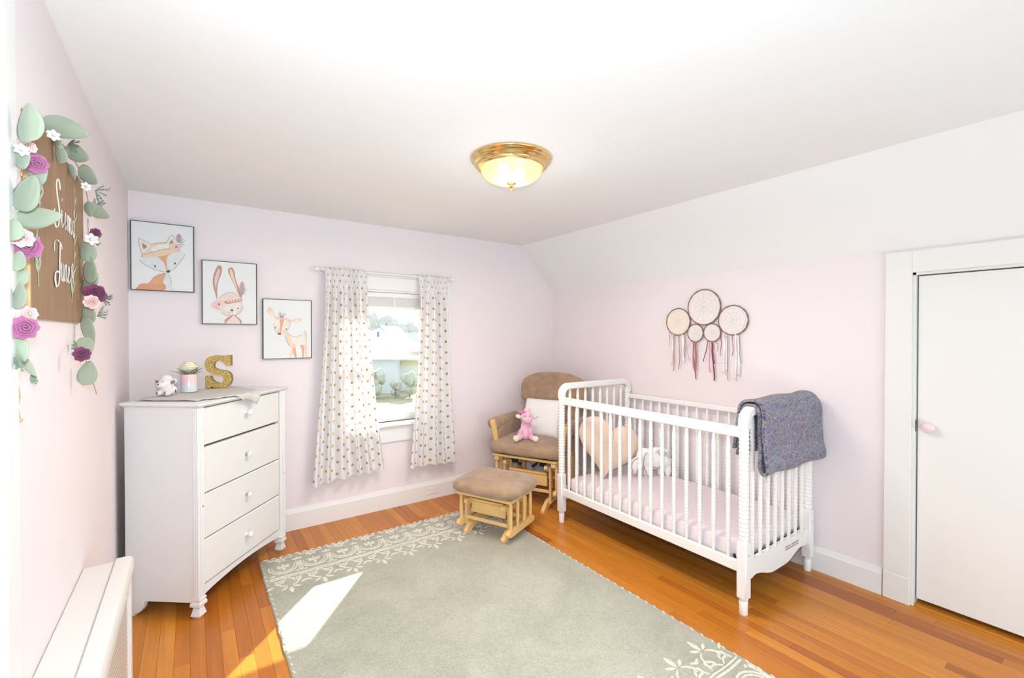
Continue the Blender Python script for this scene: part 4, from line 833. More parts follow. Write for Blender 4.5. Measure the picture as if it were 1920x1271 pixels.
# ------------------------------------------------------------------ pictures
INK = {'peach': (240, 212, 186), 'cream': (238, 230, 220), 'taupe': (168, 156, 148), 'white': (240, 236, 230), 'orange': (228, 176, 138), 'rust': (224, 164, 128), 'pale': (226, 229, 230), 'yellow': (238, 218, 170), 'mauve': (198, 172, 182), 'pink': (232, 200, 198), 'plum': (150, 88, 112), 'dark': (78, 66, 68), 'brown': (198, 156, 140), 'blush': (238, 218, 208), 'line': (150, 138, 132), 'twig': (128, 116, 122)}
INKM = {k: mat('ink_'+k, v, 0.6, spec=0.2, vary=(30, 0.04)) for k, v in INK.items()}
PAPER = mat('white_picture_paper', (235, 236, 235), 0.55, spec=0.3)
FRAMEM = mat('charcoal_canvas_edge', (84, 76, 76), 0.6)
def picture(label, x0, x1, z0, z1, shapes):
    f = thing('framed_picture', label, 'picture', ((x0+x1)/2, YB-0.0005, (z0+z1)/2), group='animal pictures stepping down the back wall')
    cx, cz = (x0+x1)/2, (z0+z1)/2; hw, hh = (x1-x0)/2, (z1-z0)/2
    b = MB(); t = 0.006
    b.box(-hw, -0.024, -hh, -hw+t, 0, hh, 0.0012); b.box(hw-t, -0.024, -hh, hw, 0, hh, 0.0012)
    b.box(-hw+t, -0.024, -hh, hw-t, 0, -hh+t*0.7, 0.0012); b.box(-hw+t, -0.024, hh-t*0.7, hw-t, 0, hh, 0.0012)
    b.build('frame', FRAMEM, f)
    MB().box(-hw+t*0.6, -0.0215, -hh+t*0.5, hw-t*0.6, -0.010, hh-t*0.5).build('paper', PAPER, f)
    names = []; b = MB()
    y = -0.0217
    for kind, c, pts in shapes:
        if c not in names: names.append(c)
        mi = names.index(c)
        P = [(min(max(px-cx, -hw+t), hw-t), min(max(pz-cz, -hh+t*0.7), hh-t*0.7)) for px, pz in pts]
        if kind == 'p':
            P3 = smooth_path([(p[0], p[1], 0) for p in P], 3, True)
            b.add([(p.x, y, p.y) for p in P3], [tuple(range(len(P3)))], mi)
        else:
            P3 = smooth_path([(p[0], p[1], 0) for p in P], 4) if len(P) > 2 else [Vector((p[0], p[1], 0)) for p in P]
            vs = []; m_ = len(P3)
            for i, p in enumerate(P3):
                d = P3[min(i+1, m_-1)]-P3[max(i-1, 0)]; d.normalize(); q = Vector((-d.y, d.x, 0))*0.0009
                vs += [(p.x+q.x, y, p.y+q.y), (p.x-q.x, y, p.y-q.y)]
            b.add(vs, [(2*i, 2*i+1, 2*i+3, 2*i+2) for i in range(m_-1)], mi)
        y -= 0.0001
    b.build('printed_animal', [INKM[n] for n in names], f, recalc=False)
picture('largest picture, a watercolour fox with a flower at its ear, nearest the corner', -0.298, 0.014, 1.659, 2.075, PRINTS[0])
picture('middle picture, a watercolour rabbit with tall ears and a headband', 0.051, 0.361, 1.460, 1.872, PRINTS[1])
picture('lowest picture, a watercolour fawn standing, next to the left curtain', 0.393, 0.707, 1.223, 1.639, PRINTS[2])

# ------------------------------------------------------------------ name sign and felt garland on the left wall
SIGNW = mat('brown_stained_board', (150, 118, 86), 0.6, vary=(5, 0.16), stretch=(3, 8, 0.7), bump=(30, 0.1, 0.002))
SIGNE = mat('raw_board_edge', (206, 172, 124), 0.6, vary=(20, 0.08))
SY0, SY1, SZ0, SZ1 = 1.455, 2.062, 1.430, 1.896
ST = 0.0140
sg = thing('name_sign', 'brown stained wooden name sign with white script on the left wall', 'sign', (XL, (SY0+SY1)/2, (SZ0+SZ1)/2))
b = MB(); hw, hh = (SY1-SY0)/2, (SZ1-SZ0)/2
me = b.box(0.0006, -hw, -hh, ST, hw, hh, 0.0015).mesh('board', [SIGNW, SIGNE])
for p in me.polygons:
    if p.normal.y < -0.9 or p.normal.z < -0.9: p.material_index = 1
link('board', me, sg)
cy, cz = (SY0+SY1)/2, (SZ0+SZ1)/2
def wall_ribbon(b, pts, wd, x, n=5, taper=False):
    P = smooth_path([(0, p[0]-cy, p[1]-cz) for p in pts], n) if len(pts) > 2 else [Vector((0, p[0]-cy, p[1]-cz)) for p in pts]
    m_ = len(P); vs = []
    for i, p in enumerate(P):
        d = P[min(i+1, m_-1)]-P[max(i-1, 0)]
        # the pen is a broad one, wide along the wall
        q = Vector((0, wd*0.5, wd*0.16))
        if taper: q = q*(0.2+0.8*math.sin(PI*min(max(i/(m_-1), 0.05), 0.95)))
        xx = x+0.0005*i/m_; vs += [(xx, p.y+q.y, p.z+q.z), (xx, p.y-q.y, p.z-q.z)]
    b.add(vs, [(2*i, 2*i+1, 2*i+3, 2*i+2) for i in range(m_-1)])
LETW = mat('white_lettering', (244, 242, 238), 0.5); SPRG = mat('pale_green_paint', (184, 206, 176), 0.6)
GLY = {'S': [[(.98,.84),(.86,.97),(.60,1.0),(.44,.86),(.54,.65),(.76,.45),(.80,.24),(.62,.05),(.34,0),(.10,.10),(.04,.26),(.16,.34)]],
 'i': [[(0,.25),(.28,1),(.26,.2),(.48,0),(.95,.3)], [(.30,1.50),(.34,1.68)]],
 'e': [[(0,.3),(.62,.58),(.60,.92),(.36,1.0),(.14,.52),(.30,.06),(.62,.04),(1.02,.35)]],
 'n': [[(0,.3),(.16,1),(.16,0)], [(.16,.55),(.42,1),(.64,.86),(.66,.18),(.82,0),(1.02,.3)]],
 'a': [[(.76,.86),(.45,1),(.14,.68),(.15,.2),(.42,0),(.70,.3),(.78,.98)], [(.78,.98),(.76,.16),(.92,-.02),(1.15,.25)]],
 'u': [[(0,.7),(.15,1),(.15,.25),(.36,0),(.60,.22),(.70,1)], [(.70,1),(.70,.16),(.86,0),(1.02,.28)]],
 'J': [[(.04,.72),(.10,.93),(.42,1.0),(.92,.96),(1.0,.86)], [(.78,.97),(.70,.6),(.66,.25),(.50,.02),(.24,-.02),(.06,.14),(.20,.30),(.52,.30)]],
 '~': [[(0,.25),(.40,.40),(.70,.95),(.46,1.1),(.30,.72),(.58,.36),(1.0,.80)]]}
def write(ch, y, z, w_, h_):
    for st in GLY[ch]:
        strokes.append([(y+p[0]*w_, z+p[1]*h_) for p in st])
strokes = []
write('S', 1.660, 1.678, 0.080, 0.134)
for k, ch in enumerate('ienna'): write(ch, 1.742+0.0345*k, 1.690, 0.0315, 0.048)
write('J', 1.655, 1.522, 0.085, 0.122)
for k, ch in enumerate('une'): write(ch, 1.738+0.0360*k, 1.540, 0.0360, 0.050)
write('~', 1.845, 1.540, 0.052, 0.058)
b = MB()
for k, s_ in enumerate(strokes): wall_ribbon(b, s_, 0.0165 if s_[0][1]-s_[-1][1] > 0.05 or max(p[1] for p in s_)-min(p[1] for p in s_) > 0.07 else 0.0088, ST+0.0003+0.00035*(k % 6))
b.build('lettering', LETW, sg, recalc=False, label='white handwritten script')
for n_, (s_, lo, hi) in enumerate(zip(STEMS, (0, 5, 11), (5, 11, 99))):
    b = MB(); wall_ribbon(b, s_, 0.007, ST+0.0003)
    for k, ((y0, z0), (y1, z1)) in enumerate(SPRIGLEAVES[lo:hi]):
        wall_ribbon(b, [(y0, z0), ((y0*0.45+y1*0.55), (z0+z1)/2), (y1, z1)], 0.020, ST+0.0004+0.0003*(k % 4), 5, True)
    b.build('painted_sprig', SPRG, sg, recalc=False, label='pale green painted leaf sprig')

gar = thing('garland', 'felt garland of sage leaves and mauve roses draped around the wooden name sign', 'garland', (XL, 1.70, 1.93))
GO = Vector((XL, 1.70, 1.93))
FELT = mat('sage_green_felt', (160, 168, 146), 0.9, spec=0.1, vary=(26, 0.06), sheen=0.3, rand=0.10, bump=(300, 0.2, 0.001))
def off_wall(b):
    b.v = [(max(p[0], 0.003+0.02*max(0.0, p[0]+0.004)), p[1], p[2]) for p in b.v]
for k, (x, y, z, ln, wd, ang) in enumerate(LEAVES):
    r = random.Random(100+k)
    c = Vector((x, y, z)) - GO
    # frame: X = to the camera's right along the leaf plane, Z = up, Y = towards the viewer
    right = Vector((0.85, -0.53, 0)).normalized(); upv = Vector((0, 0, 1)); out = right.cross(upv)
    if out.dot(Vector((0.1, -1, 0))) < 0: out = -out
    F = Matrix((right, upv, out)).transposed().to_4x4()
    T = TR(*c) @ F @ rotz(math.radians(ang-90)) @ RY(r.uniform(-0.25, 0.25)) @ RX(r.uniform(-0.15, 0.15)) @ TR(0, -ln/2, 0)
    b = MB(); leaf_sheet(b, ln, wd*1.12, T, curl=r.uniform(-0.10, 0.10), fold=-r.uniform(0.05, 0.30), nl=12, nw=6, tipp=0.72, pw=0.68)
    off_wall(b); o = b.build('leaf', FELT, gar, angle=80)
    md = o.modifiers.new('felt', 'SOLIDIFY'); md.thickness = 0.0018
RCOL = [mat('mauve_pink_felt', (176, 108, 146), 0.9, spec=0.1, sheen=0.3, vary=(60, 0.08)), mat('rose_mauve_felt', (174, 104, 142), 0.9, spec=0.1, sheen=0.3, vary=(60, 0.08)), mat('blush_felt', (236, 196, 190), 0.9, spec=0.1, sheen=0.3), mat('plum_felt', (126, 64, 96), 0.9, spec=0.1, sheen=0.3, vary=(60, 0.08)), mat('white_felt', (222, 217, 213), 0.9, spec=0.1, sheen=0.3)]
RLAB = ['mauve pink felt rose', 'mauve felt rose', 'blush pink felt rose', 'plum felt rose', 'white felt flower']
def rose(b, R, seed):
    r = random.Random(seed)
    # spiral ribbon of felt plus outer petals; local z towards the viewer
    turns = 3.2; n = 70; vs = []
    for i in range(n+1):
        t = i/n; a = 2*PI*turns*t; rad = R*(0.06+0.66*t)*(1+0.05*math.sin(5*a))
        h0 = 0.0; h1 = R*(0.62-0.28*t)+R*0.05*math.sin(3.3*a)
        vs += [(rad*0.94*math.cos(a), rad*0.94*math.sin(a), h0), (rad*1.07*math.cos(a), rad*1.07*math.sin(a), h1)]
    b.add(vs, [(2*i, 2*i+1, 2*i+3, 2*i+2) for i in range(n)])
    for k in range(8):
        a = 2*PI*k/8+r.uniform(-0.15, 0.15)
        T = rotz(a) @ TR(0, R*0.34, R*0.02+R*0.03*(k % 2)) @ RX(0.35)
        leaf_sheet(b, R*0.66, R*0.86, T, curl=0.25, fold=0.1, nl=6, nw=4, tipp=0.5, pw=0.45)
    b.lathe([(R*0.8, 0.0), (R*0.75, R*0.06), (R*0.2, R*0.10), (0.0, R*0.10)], 14)
for k, (x, y, z, d, _, ci) in enumerate(ROSES):
    c = Vector((x, y, z)) - GO
    nrm = (Vector((0.45, -0.89, 0.05))).normalized()
    F = nrm.to_track_quat('Z', 'Y').to_matrix().to_4x4()
    b = MB()
    if ci == 4:
        for q in range(6):
            leaf_sheet(b, d*0.55, d*0.42, rotz(q*PI/3) @ TR(0, 0.002, 0) @ RX(0.3), 0.1, 0.2, nl=6, nw=3)
        b.ball((0, 0, 0.004), (d*0.14, d*0.14, 0.005), 10, 6)
    else: rose(b, d*0.56, 20+k)
    me = b.mesh('felt_flower', RCOL[ci], 60)
    me.transform(TR(*c) @ F)
    for v_ in me.vertices: v_.co.x = max(v_.co.x, 0.003)
    o = link('felt_flower', me, gar, label=RLAB[ci]); md = o.modifiers.new('felt', 'SOLIDIFY'); md.thickness = 0.0012
FERN = mat('grey_green_fern', (134, 150, 132), 0.8, rand=0.15)
for k, (x, y, z, ln, _, ang) in enumerate(SPRIGS):
    c = Vector((x, y, z)) - GO; r = random.Random(60+k); b = MB()
    for q in range(9):
        a = math.radians(ang)+r.uniform(-0.9, 0.9); l = ln*r.uniform(0.6, 1.15)
        dv = Vector((0.62, -0.78, 0))*math.cos(a)+Vector((0, 0, 1))*math.sin(a)+Vector((0.5, -0.2, 0))*r.uniform(0.0, 0.3)
        p = [c, c+dv*l*0.5, c+dv*l+Vector((0, 0, -0.1*l))]
        b.tube(p, 0.0009, 4)
        for t in (0.4, 0.6, 0.8, 1.0):
            q_ = c+dv*l*t
            b.ball(tuple(q_), (0.0028, 0.0028, 0.0022), 5, 4)
    off_wall(b); b.build('fern_sprig', FERN, gar)
TWINEM = mat('jute_twine', (196, 166, 134), 0.9)
for k, t in enumerate(TWINE):
    P = smooth_path([Vector(p)-GO for p in t], 6)
    b = MB().tube(P, 0.0016, 5)
    if k == 0: b.ball(tuple(P[-1]), 0.0045, 8, 6)
    b.build('twine', TWINEM, gar)
x_, y_, z_ = (-0.262, 1.0, 1.0)
q = TAG
MB().box(q[0]-GO.x-0.003, q[1]-GO.y-0.006, q[2]-GO.z-0.024, q[0]-GO.x+0.003, q[1]-GO.y+0.006, q[2]-GO.z+0.024, 0.002).box(q[0]-GO.x-0.008, q[1]-GO.y+0.002, q[2]-GO.z-0.024, q[0]-GO.x+0.004, q[1]-GO.y+0.022, q[2]-GO.z-0.019, 0.002).build('white_clip', WHITE, gar)

# ------------------------------------------------------------------ radiator cover along the left wall
rc = thing('radiator_cover', 'white painted radiator cover with a perforated grille along the left wall', 'radiator cover', (XL+0.001, 2.095, 0))
LEN = 1.55
RADW = mat('radiator_white_paint', (226, 222, 217), 0.45, spec=0.3)
MB().box(0.0, -LEN, 0.560, 0.082, 0.0, 0.594, 0.003).build('top_shelf', RADW, rc)
cap = [(0.083, 0.560), (0.083, 0.594), (0.086, 0.602), (0.118, 0.602), (0.128, 0.598), (0.133, 0.588), (0.134, 0.570), (0.134, 0.560)]
MB().prism([(a, z) for a, z in cap], -LEN, 0.004, 'y').build('front_cap', RADW, rc)
b = MB()
b.box(0.110, -LEN, 0.0, 0.128, 0.0, 0.10, 0.002); b.box(0.110, -LEN, 0.520, 0.128, 0.0, 0.5595, 0.002); b.box(0.110, -0.045, 0.10, 0.128, 0.0, 0.520, 0.002); b.box(0.110, -LEN, 0.10, 0.128, -LEN+0.045, 0.520, 0.002)
b.build('front_frame', RADW, rc)
MB().box(0.0, -0.018, 0.0, 0.1095, -0.0005, 0.5595).build('end_panel', RADW, rc)
def perforated():
    m = bpy.data.materials.new('perforated_white_metal'); m.use_nodes = True
    nt = m.node_tree; N = nt.nodes; Lk = nt.links; b = N['Principled BSDF']; b.inputs['Roughness'].default_value = 0.45
    tc = N.new('ShaderNodeTexCoord'); last = None
    for off in (0.0, 0.5):
        mp = N.new('ShaderNodeMapping'); mp.inputs['Scale'].default_value = (0, 1/0.016, 1/0.016); mp.inputs['Location'].default_value = (0, off, off); Lk.new(tc.outputs['Object'], mp.inputs['Vector'])
        fr = N.new('ShaderNodeVectorMath'); fr.operation = 'FRACTION'; Lk.new(mp.outputs[0], fr.inputs[0])
        sb = N.new('ShaderNodeVectorMath'); sb.operation = 'SUBTRACT'; sb.inputs[1].default_value = (0.0, 0.5, 0.5); Lk.new(fr.outputs[0], sb.inputs[0])
        ln = N.new('ShaderNodeVectorMath'); ln.operation = 'LENGTH'; Lk.new(sb.outputs[0], ln.inputs[0])
        lt = N.new('ShaderNodeMath'); lt.operation = 'LESS_THAN'; lt.inputs[1].default_value = 0.21; Lk.new(ln.outputs['Value'], lt.inputs[0])
        if last is None: last = lt
        else:
            mx = N.new('ShaderNodeMath'); mx.operation = 'MAXIMUM'; Lk.new(last.outputs[0], mx.inputs[0]); Lk.new(lt.outputs[0], mx.inputs[1]); last = mx
    cm = N.new('ShaderNodeMix'); cm.data_type = 'RGBA'; cm.inputs[6].default_value = rgb(222, 217, 210); cm.inputs[7].default_value = rgb(112, 104, 96)
    Lk.new(last.outputs[0], cm.inputs[0]); Lk.new(cm.outputs[2], b.inputs['Base Color'])
    return m
MB().box(0.112, -LEN+0.043, 0.098, 0.118, -0.043, 0.522).build('grille', perforated(), rc, label='perforated metal grille')

# ------------------------------------------------------------------ ceiling light
cl = thing('ceiling_light', 'brass flush-mount ceiling light with a ribbed glass bowl, switched on', 'lamp', (1.283, 1.815, ZC))
MB().lathe([(0.0, -0.001), (0.196, -0.001), (0.199, -0.006), (0.197, -0.012), (0.188, -0.016), (0.184, -0.022), (0.186, -0.028), (0.180, -0.034), (0.170, -0.037), (0.166, -0.044), (0.166, -0.050), (0.158, -0.055), (0.150, -0.052), (0.150, -0.030), (0.0, -0.030)], 64).build('pan', BRASS, cl, angle=50)
def bowl_material():
    m = bpy.data.materials.new('ribbed_frosted_glass'); m.use_nodes = True
    nt = m.node_tree; N = nt.nodes; Lk = nt.links; b = N['Principled BSDF']; out = N['Material Output']
    b.inputs['Base Color'].default_value = rgb(252, 236, 220); b.inputs['Roughness'].default_value = 0.12
    t = N.new('ShaderNodeBsdfTranslucent'); t.inputs[0].default_value = rgb(252, 224, 190)
    tp = N.new('ShaderNodeBsdfTransparent'); tp.inputs[0].default_value = rgb(255, 240, 225)
    m1 = N.new('ShaderNodeMixShader'); m1.inputs[0].default_value = 0.10; Lk.new(t.outputs[0], m1.inputs[1]); Lk.new(tp.outputs[0], m1.inputs[2])
    m2 = N.new('ShaderNodeMixShader'); m2.inputs[0].default_value = 0.72; Lk.new(b.outputs[0], m2.inputs[1]); Lk.new(m1.outputs[0], m2.inputs[2])
    Lk.new(m2.outputs[0], out.inputs['Surface']); return m
b = MB(); seg = 144; prof = [(0.150*math.cos(t*PI/2/14)**0.75 if t < 14 else 0.0, -0.050-0.070*math.sin(t*PI/2/14)) for t in range(15)]
vs = []; fs = []
for i, (r_, z_) in enumerate(prof[:-1]):
    for k in range(seg):
        rr_ = r_*(1+(0.014 if k % 2 else -0.014)*min(1, i/2)*(1 if i < 12 else 0.3)); vs.append((rr_*math.cos(2*PI*k/seg), rr_*math.sin(2*PI*k/seg), z_))
vs.append((0, 0, prof[-1][1]))
for i in range(len(prof)-2):
    for k in range(seg): fs.append((i*seg+k, i*seg+(k+1) % seg, (i+1)*seg+(k+1) % seg, (i+1)*seg+k))
L_ = (len(prof)-2)*seg
for k in range(seg): fs.append((L_+k, L_+(k+1) % seg, len(vs)-1))
b.add(vs, fs); b.build('glass_bowl', bowl_material(), cl, angle=60)
MB().lathe([(0.022, -0.118), (0.024, -0.122), (0.016, -0.127), (0.009, -0.130), (0.009, -0.134), (0.012, -0.140), (0.008, -0.147), (0.010, -0.151), (0.005, -0.157), (0.0, -0.159)], 16).build('finial', BRASS, cl)
BULB = mat('lit_bulb', (255, 240, 215), 0.5, emit=((255, 236, 206), 11.0))
for sx_ in (-1, 1):
    MB().lathe([(0.0, 0.066), (0.020, 0.060), (0.030, 0.040), (0.026, 0.018), (0.014, 0.0), (0.014, -0.03), (0.0, -0.03)], 14, T=TR(sx_*0.012, 0, -0.074) @ RY(sx_*1.25)).build('bulb', BULB, cl)

light('ceiling_light_glow', 'AREA', (1.283, 1.815, ZC-0.17), 22.0, (1.0, 0.84, 0.70), target=(1.283, 1.815, 0.0), shape='DISK', size=0.80)
light('ceiling_light_side_glow', 'POINT', (1.283, 1.815, ZC-0.36), 2.0, (0.80, 0.90, 1.0), shadow_soft_size=0.15)

# ------------------------------------------------------------------ dream catcher on the right wall
dc = thing('dreamcatcher', 'dream catcher of five twig hoops with pink and white ribbons on the right wall', 'wall hanging', (XR, 1.848, 1.59))
TWIG = mat('brown_twig', (142, 108, 96), 0.8, vary=(60, 0.2)); LACEW = mat('white_lace', (238, 230, 228), 0.9); LACEC = mat('cream_lace', (244, 230, 218), 0.9)
for name, y, z, ry, rz_, lm in (('top', 1.848, 1.589, 0.126, 0.126, LACEW), ('left', 2.058, 1.489, 0.101, 0.100, LACEC), ('right', 1.634, 1.490, 0.103, 0.100, LACEW), ('small', 1.914, 1.404, 0.062, 0.064, LACEW), ('small', 1.784, 1.406, 0.064, 0.063, LACEW)):
    cyy, czz = y-1.848, z-1.59; r = random.Random(int(y*1000)); b = MB()
    for s_ in range(2):
        n = 40; P = []
        for k in range(n):
            a = 2*PI*k/n; w_ = 1+0.012*math.sin(7*a+s_*3)+r.uniform(-0.006, 0.006)
            P.append((-0.014+0.003*math.sin(5*a+s_*PI), cyy+ry*w_*math.cos(a), czz+rz_*w_*math.sin(a)))
        b.tube(P, 0.0034, 6, True, up=(1, 0, 0))
    hp = b.build('hoop', TWIG, dc)
    b = MB(); n = 36
    pts = [(-0.012, cyy, czz)] + [(-0.013, cyy+ry*0.98*math.cos(2*PI*k/n), czz+rz_*0.98*math.sin(2*PI*k/n)) for k in range(n)]
    b.add(pts, [(0, 1+k, 1+(k+1) % n) for k in range(n)])
    for q in range(12):
        a = 2*PI*q/12; b.tube([(-0.014, cyy, czz), (-0.014, cyy+ry*0.97*math.cos(a), czz+rz_*0.97*math.sin(a))], 0.0008, 4, up=(1, 0, 0.01))
    for f in (0.3, 0.55, 0.8): b.tube([(-0.0142, cyy+ry*f*math.cos(2*PI*k/24), czz+rz_*f*math.sin(2*PI*k/24)) for k in range(24)], 0.0008, 4, True, up=(1, 0, 0))
    b.build('lace_web', lm, hp, recalc=False)
RIBM = {'white': mat('white_ribbon', (246, 246, 246), 0.5, sheen=0.2), 'tan': mat('tan_suede_cord', (186, 136, 100), 0.8), 'rose': mat('dusty_rose_yarn', (178, 116, 116), 0.8), 'pink': mat('pink_yarn', (214, 154, 156), 0.8), 'plum': mat('burgundy_ribbon', (140, 56, 84), 0.7)}
for k, (c, pts, wd) in enumerate(RIBBONS):
    r = random.Random(k); P = smooth_path([(-0.018-0.006*(k % 3), p[0]-1.848, p[1]-1.59) for p in pts], 7)
    m_ = len(P); vs = []
    for i, p in enumerate(P):
        t = i/(m_-1); a = 0.5*math.sin(3*t*PI+k)
        q = Vector((0.5*wd*math.sin(a)*0.6, 0.5*wd*math.cos(a), 0)); p = p + Vector((min(0.003*math.sin(5*t+k), 0.010), 0.002*math.sin(9*t+k), 0))
        vs += [tuple(p+q), tuple(p-q)]
    o = MB().add(vs, [(2*i, 2*i+1, 2*i+3, 2*i+2) for i in range(m_-1)]).build('ribbon', RIBM[c], dc, angle=80, label={'white': 'white ribbon', 'tan': 'tan cord', 'rose': 'dusty rose yarn', 'pink': 'pink yarn', 'plum': 'burgundy ribbon'}[c])
    o.modifiers.new('t', 'SOLIDIFY').thickness = 0.0008
# ------------------------------------------------------------------ glider chair and ottoman
def rounded_bar(x0, x1, y0, y1, z0, z1, r=None):
    """bar along y with round ends, as a prism across x"""
    h = (z1-z0)/2; p = []
    for k in range(7):
        a = -PI/2 + PI*k/6; p.append((y1-h+h*math.cos(a), (z0+z1)/2+h*math.sin(a)))
    for k in range(7):
        a = PI/2 + PI*k/6; p.append((y0+h+h*math.cos(a), (z0+z1)/2+h*math.sin(a)))
    return MB().prism(p, x0, x1, 'x')
def cushion(c, r, e1=0.55, e2=0.35, seg=40, rings=20, wr=0.004, seed=0, dome=0.0, R=None):
    def fn(x, y, z):
        n_ = mnoise.noise(Vector((x*6+seed, y*6, z*6)))*wr + mnoise.noise(Vector((x*15+seed, y*15, z*15)))*wr*0.5
        zz = z + (dome*(1-(x/r[0])**2)*(1-(y/r[1])**2) if z > 0 else 0)
        l = math.sqrt(x*x+y*y+z*z)+1e-6
        return (x+x/l*n_, y+y/l*n_, zz+n_)
    return MB().ball(c, r, seg, rings, e1=e1, e2=e2, fn=fn, R=R)
def runner(x, y0, y1, h, t=0.028):
    L_ = y1-y0
    p = [(y0, 0.0), (y0+0.045, 0.0), (y0+0.10, h*0.30), (y0+0.16, h*0.42), (y1-0.16, h*0.42), (y1-0.10, h*0.30), (y1-0.045, 0.0), (y1, 0.0), (y1+0.004, h*0.22), (y1-0.03, h*0.55), (y1-0.09, h*0.90), (y1-0.15, h), (y0+0.15, h), (y0+0.09, h*0.90), (y0+0.03, h*0.55), (y0-0.004, h*0.22)]
    return MB().prism(p, x-t/2, x+t/2, 'x')
def glide_base(t, W, D, bx, seat_z, low_z, yoff, nsp, board, r0):
    """W outer half width, bx half spacing of the runners, D depth of the seat"""
    for sx in (-1, 1):
        runner(sx*bx, r0, r0+D+0.05, 0.085).build('runner', MAPLE, t)
        for yy, sl in ((yoff, -0.018), (D-yoff, 0.018)):
            b = MB(); zt = seat_z-0.060
            b.prism([(yy-0.022+0.0, 0.050), (yy+0.022, 0.050), (yy+0.016+sl, zt), (yy-0.016+sl, zt)], sx*bx-0.030 if sx < 0 else sx*bx+0.0145, sx*bx-0.0145 if sx < 0 else sx*bx+0.030, 'x')
            b.build('upright', MAPLE, t)
            # pivot block with a bolt
            p = rounded_bar(sx*bx-0.013, sx*bx+0.013, yy-0.050+sl, yy+0.022+sl, zt-0.030, zt+0.010).build('pivot_arm', MAPLE, t)
            MB().lathe([(0.008, 0.0), (0.008, 0.003), (0.0, 0.005)], 10, T=TR(sx*(bx-0.0125), yy-0.030+sl, zt-0.010) @ RY(-sx*PI/2)).build('bolt', CHROME, p)
            k = MB()
            for zz in (0.085, 0.16): k.lathe([(0.007, 0.0), (0.007, 0.002), (0.0, 0.0035)], 10, T=TR(sx*(bx+0.030), yy, zz) @ RY(sx*PI/2))
            k.build('bolt', BLACKM, t)
        # swinging side: seat rail above, rounded rail below, turned spindles between
        xs = sx*(W-0.030)
        rounded_bar(xs-0.014, xs+0.014, 0.0, D, low_z, low_z+0.044).build('side_rail', MAPLE, t)
        MB().box(xs-0.016, 0.012, seat_z-0.028, xs+0.016, D-0.01, seat_z-0.001, 0.004).build('seat_side_rail', MAPLE, t)
        for k in range(nsp):
            yy = 0.040+(D-0.080)*k/(nsp-1)
            MB().lathe([(0.0085, low_z+0.042), (0.0115, low_z+0.06), (0.0125, (low_z+seat_z)/2), (0.0115, seat_z-0.05), (0.0085, seat_z-0.026)], 10, T=TR(xs, yy, 0)).build('spindle', MAPLE, t)
    for yy in (yoff, D-yoff):
        if yy != yoff and D > 0.45:
            MB().box(-bx-0.0142, yy-0.034, board[0]-0.045, bx+0.0142, yy-0.022, board[0]-0.020, 0.003).build('cross_rail', MAPLE, t); continue
        MB().box(-bx+0.0132, yy-0.009, board[0], bx-0.0132, yy+0.009, board[1], 0.003).build('cross_board', MAPLE, t)
        MB().box(-bx-0.0142, yy-0.034, board[0]-0.045, bx+0.0142, yy-0.022, board[0]-0.020, 0.003).build('cross_rail', MAPLE, t)
        MB().box(-bx+0.0132, yy-0.016, board[1]+0.004, bx-0.0132, yy+0.012, board[1]+0.022, 0.003).build('cross_cap', MAPLE, t)
    MB().box(-W+0.012, 0.0, seat_z-0.020, W-0.012, 0.020, seat_z, 0.004).build('front_rail', MAPLE, t)
    MB().box(-W+0.02, D-0.022, seat_z-0.024, W-0.02, D-0.004, seat_z-0.001, 0.004).build('back_rail', MAPLE, t)

GL = thing('glider_chair', 'wooden glider chair with brown suede cushions in the corner behind the crib', 'chair', (2.168, 2.900, 0), math.radians(-63.5))
glide_base(GL, 0.300, 0.52, 0.185, 0.405, 0.125, 0.085, 6, (0.175, 0.262), -0.035)
for sx in (-1, 1):
    MB().box(sx*0.255-0.020, 0.006, 0.350, sx*0.255+0.020, 0.050, 0.384, 0.004).build('corner_block', MAPLE, GL)
    # black glide bearing under the seat
    b = MB(); x_ = sx*0.125
    b.box(x_-0.055, 0.060, 0.374, x_+0.055, 0.076, 0.384, 0.002).box(x_-0.012, 0.056, 0.335, x_+0.045, 0.074, 0.376, 0.004).tube([(x_-0.020, 0.060, 0.372), (x_-0.050*sx, 0.056, 0.340), (x_-0.065*sx, 0.060, 0.332)], 0.010, 8).lathe([(0.012, -0.010), (0.012, 0.010)], 12, T=TR(x_-0.066*sx, 0.060, 0.330) @ RX(PI/2))
    b.build('glide_bearing', BLACKM, GL)
MB().box(-0.23, 0.025, 0.388, 0.23, 0.49, 0.398, 0.003).build('seat_panel', BLACKM, GL)
cu = cushion((0, 0.238, 0.461), (0.326, 0.272, 0.057), 0.50, 0.20, wr=0.006, seed=2, dome=0.012)
cu.build('seat_cushion', SUEDE, GL, angle=80)
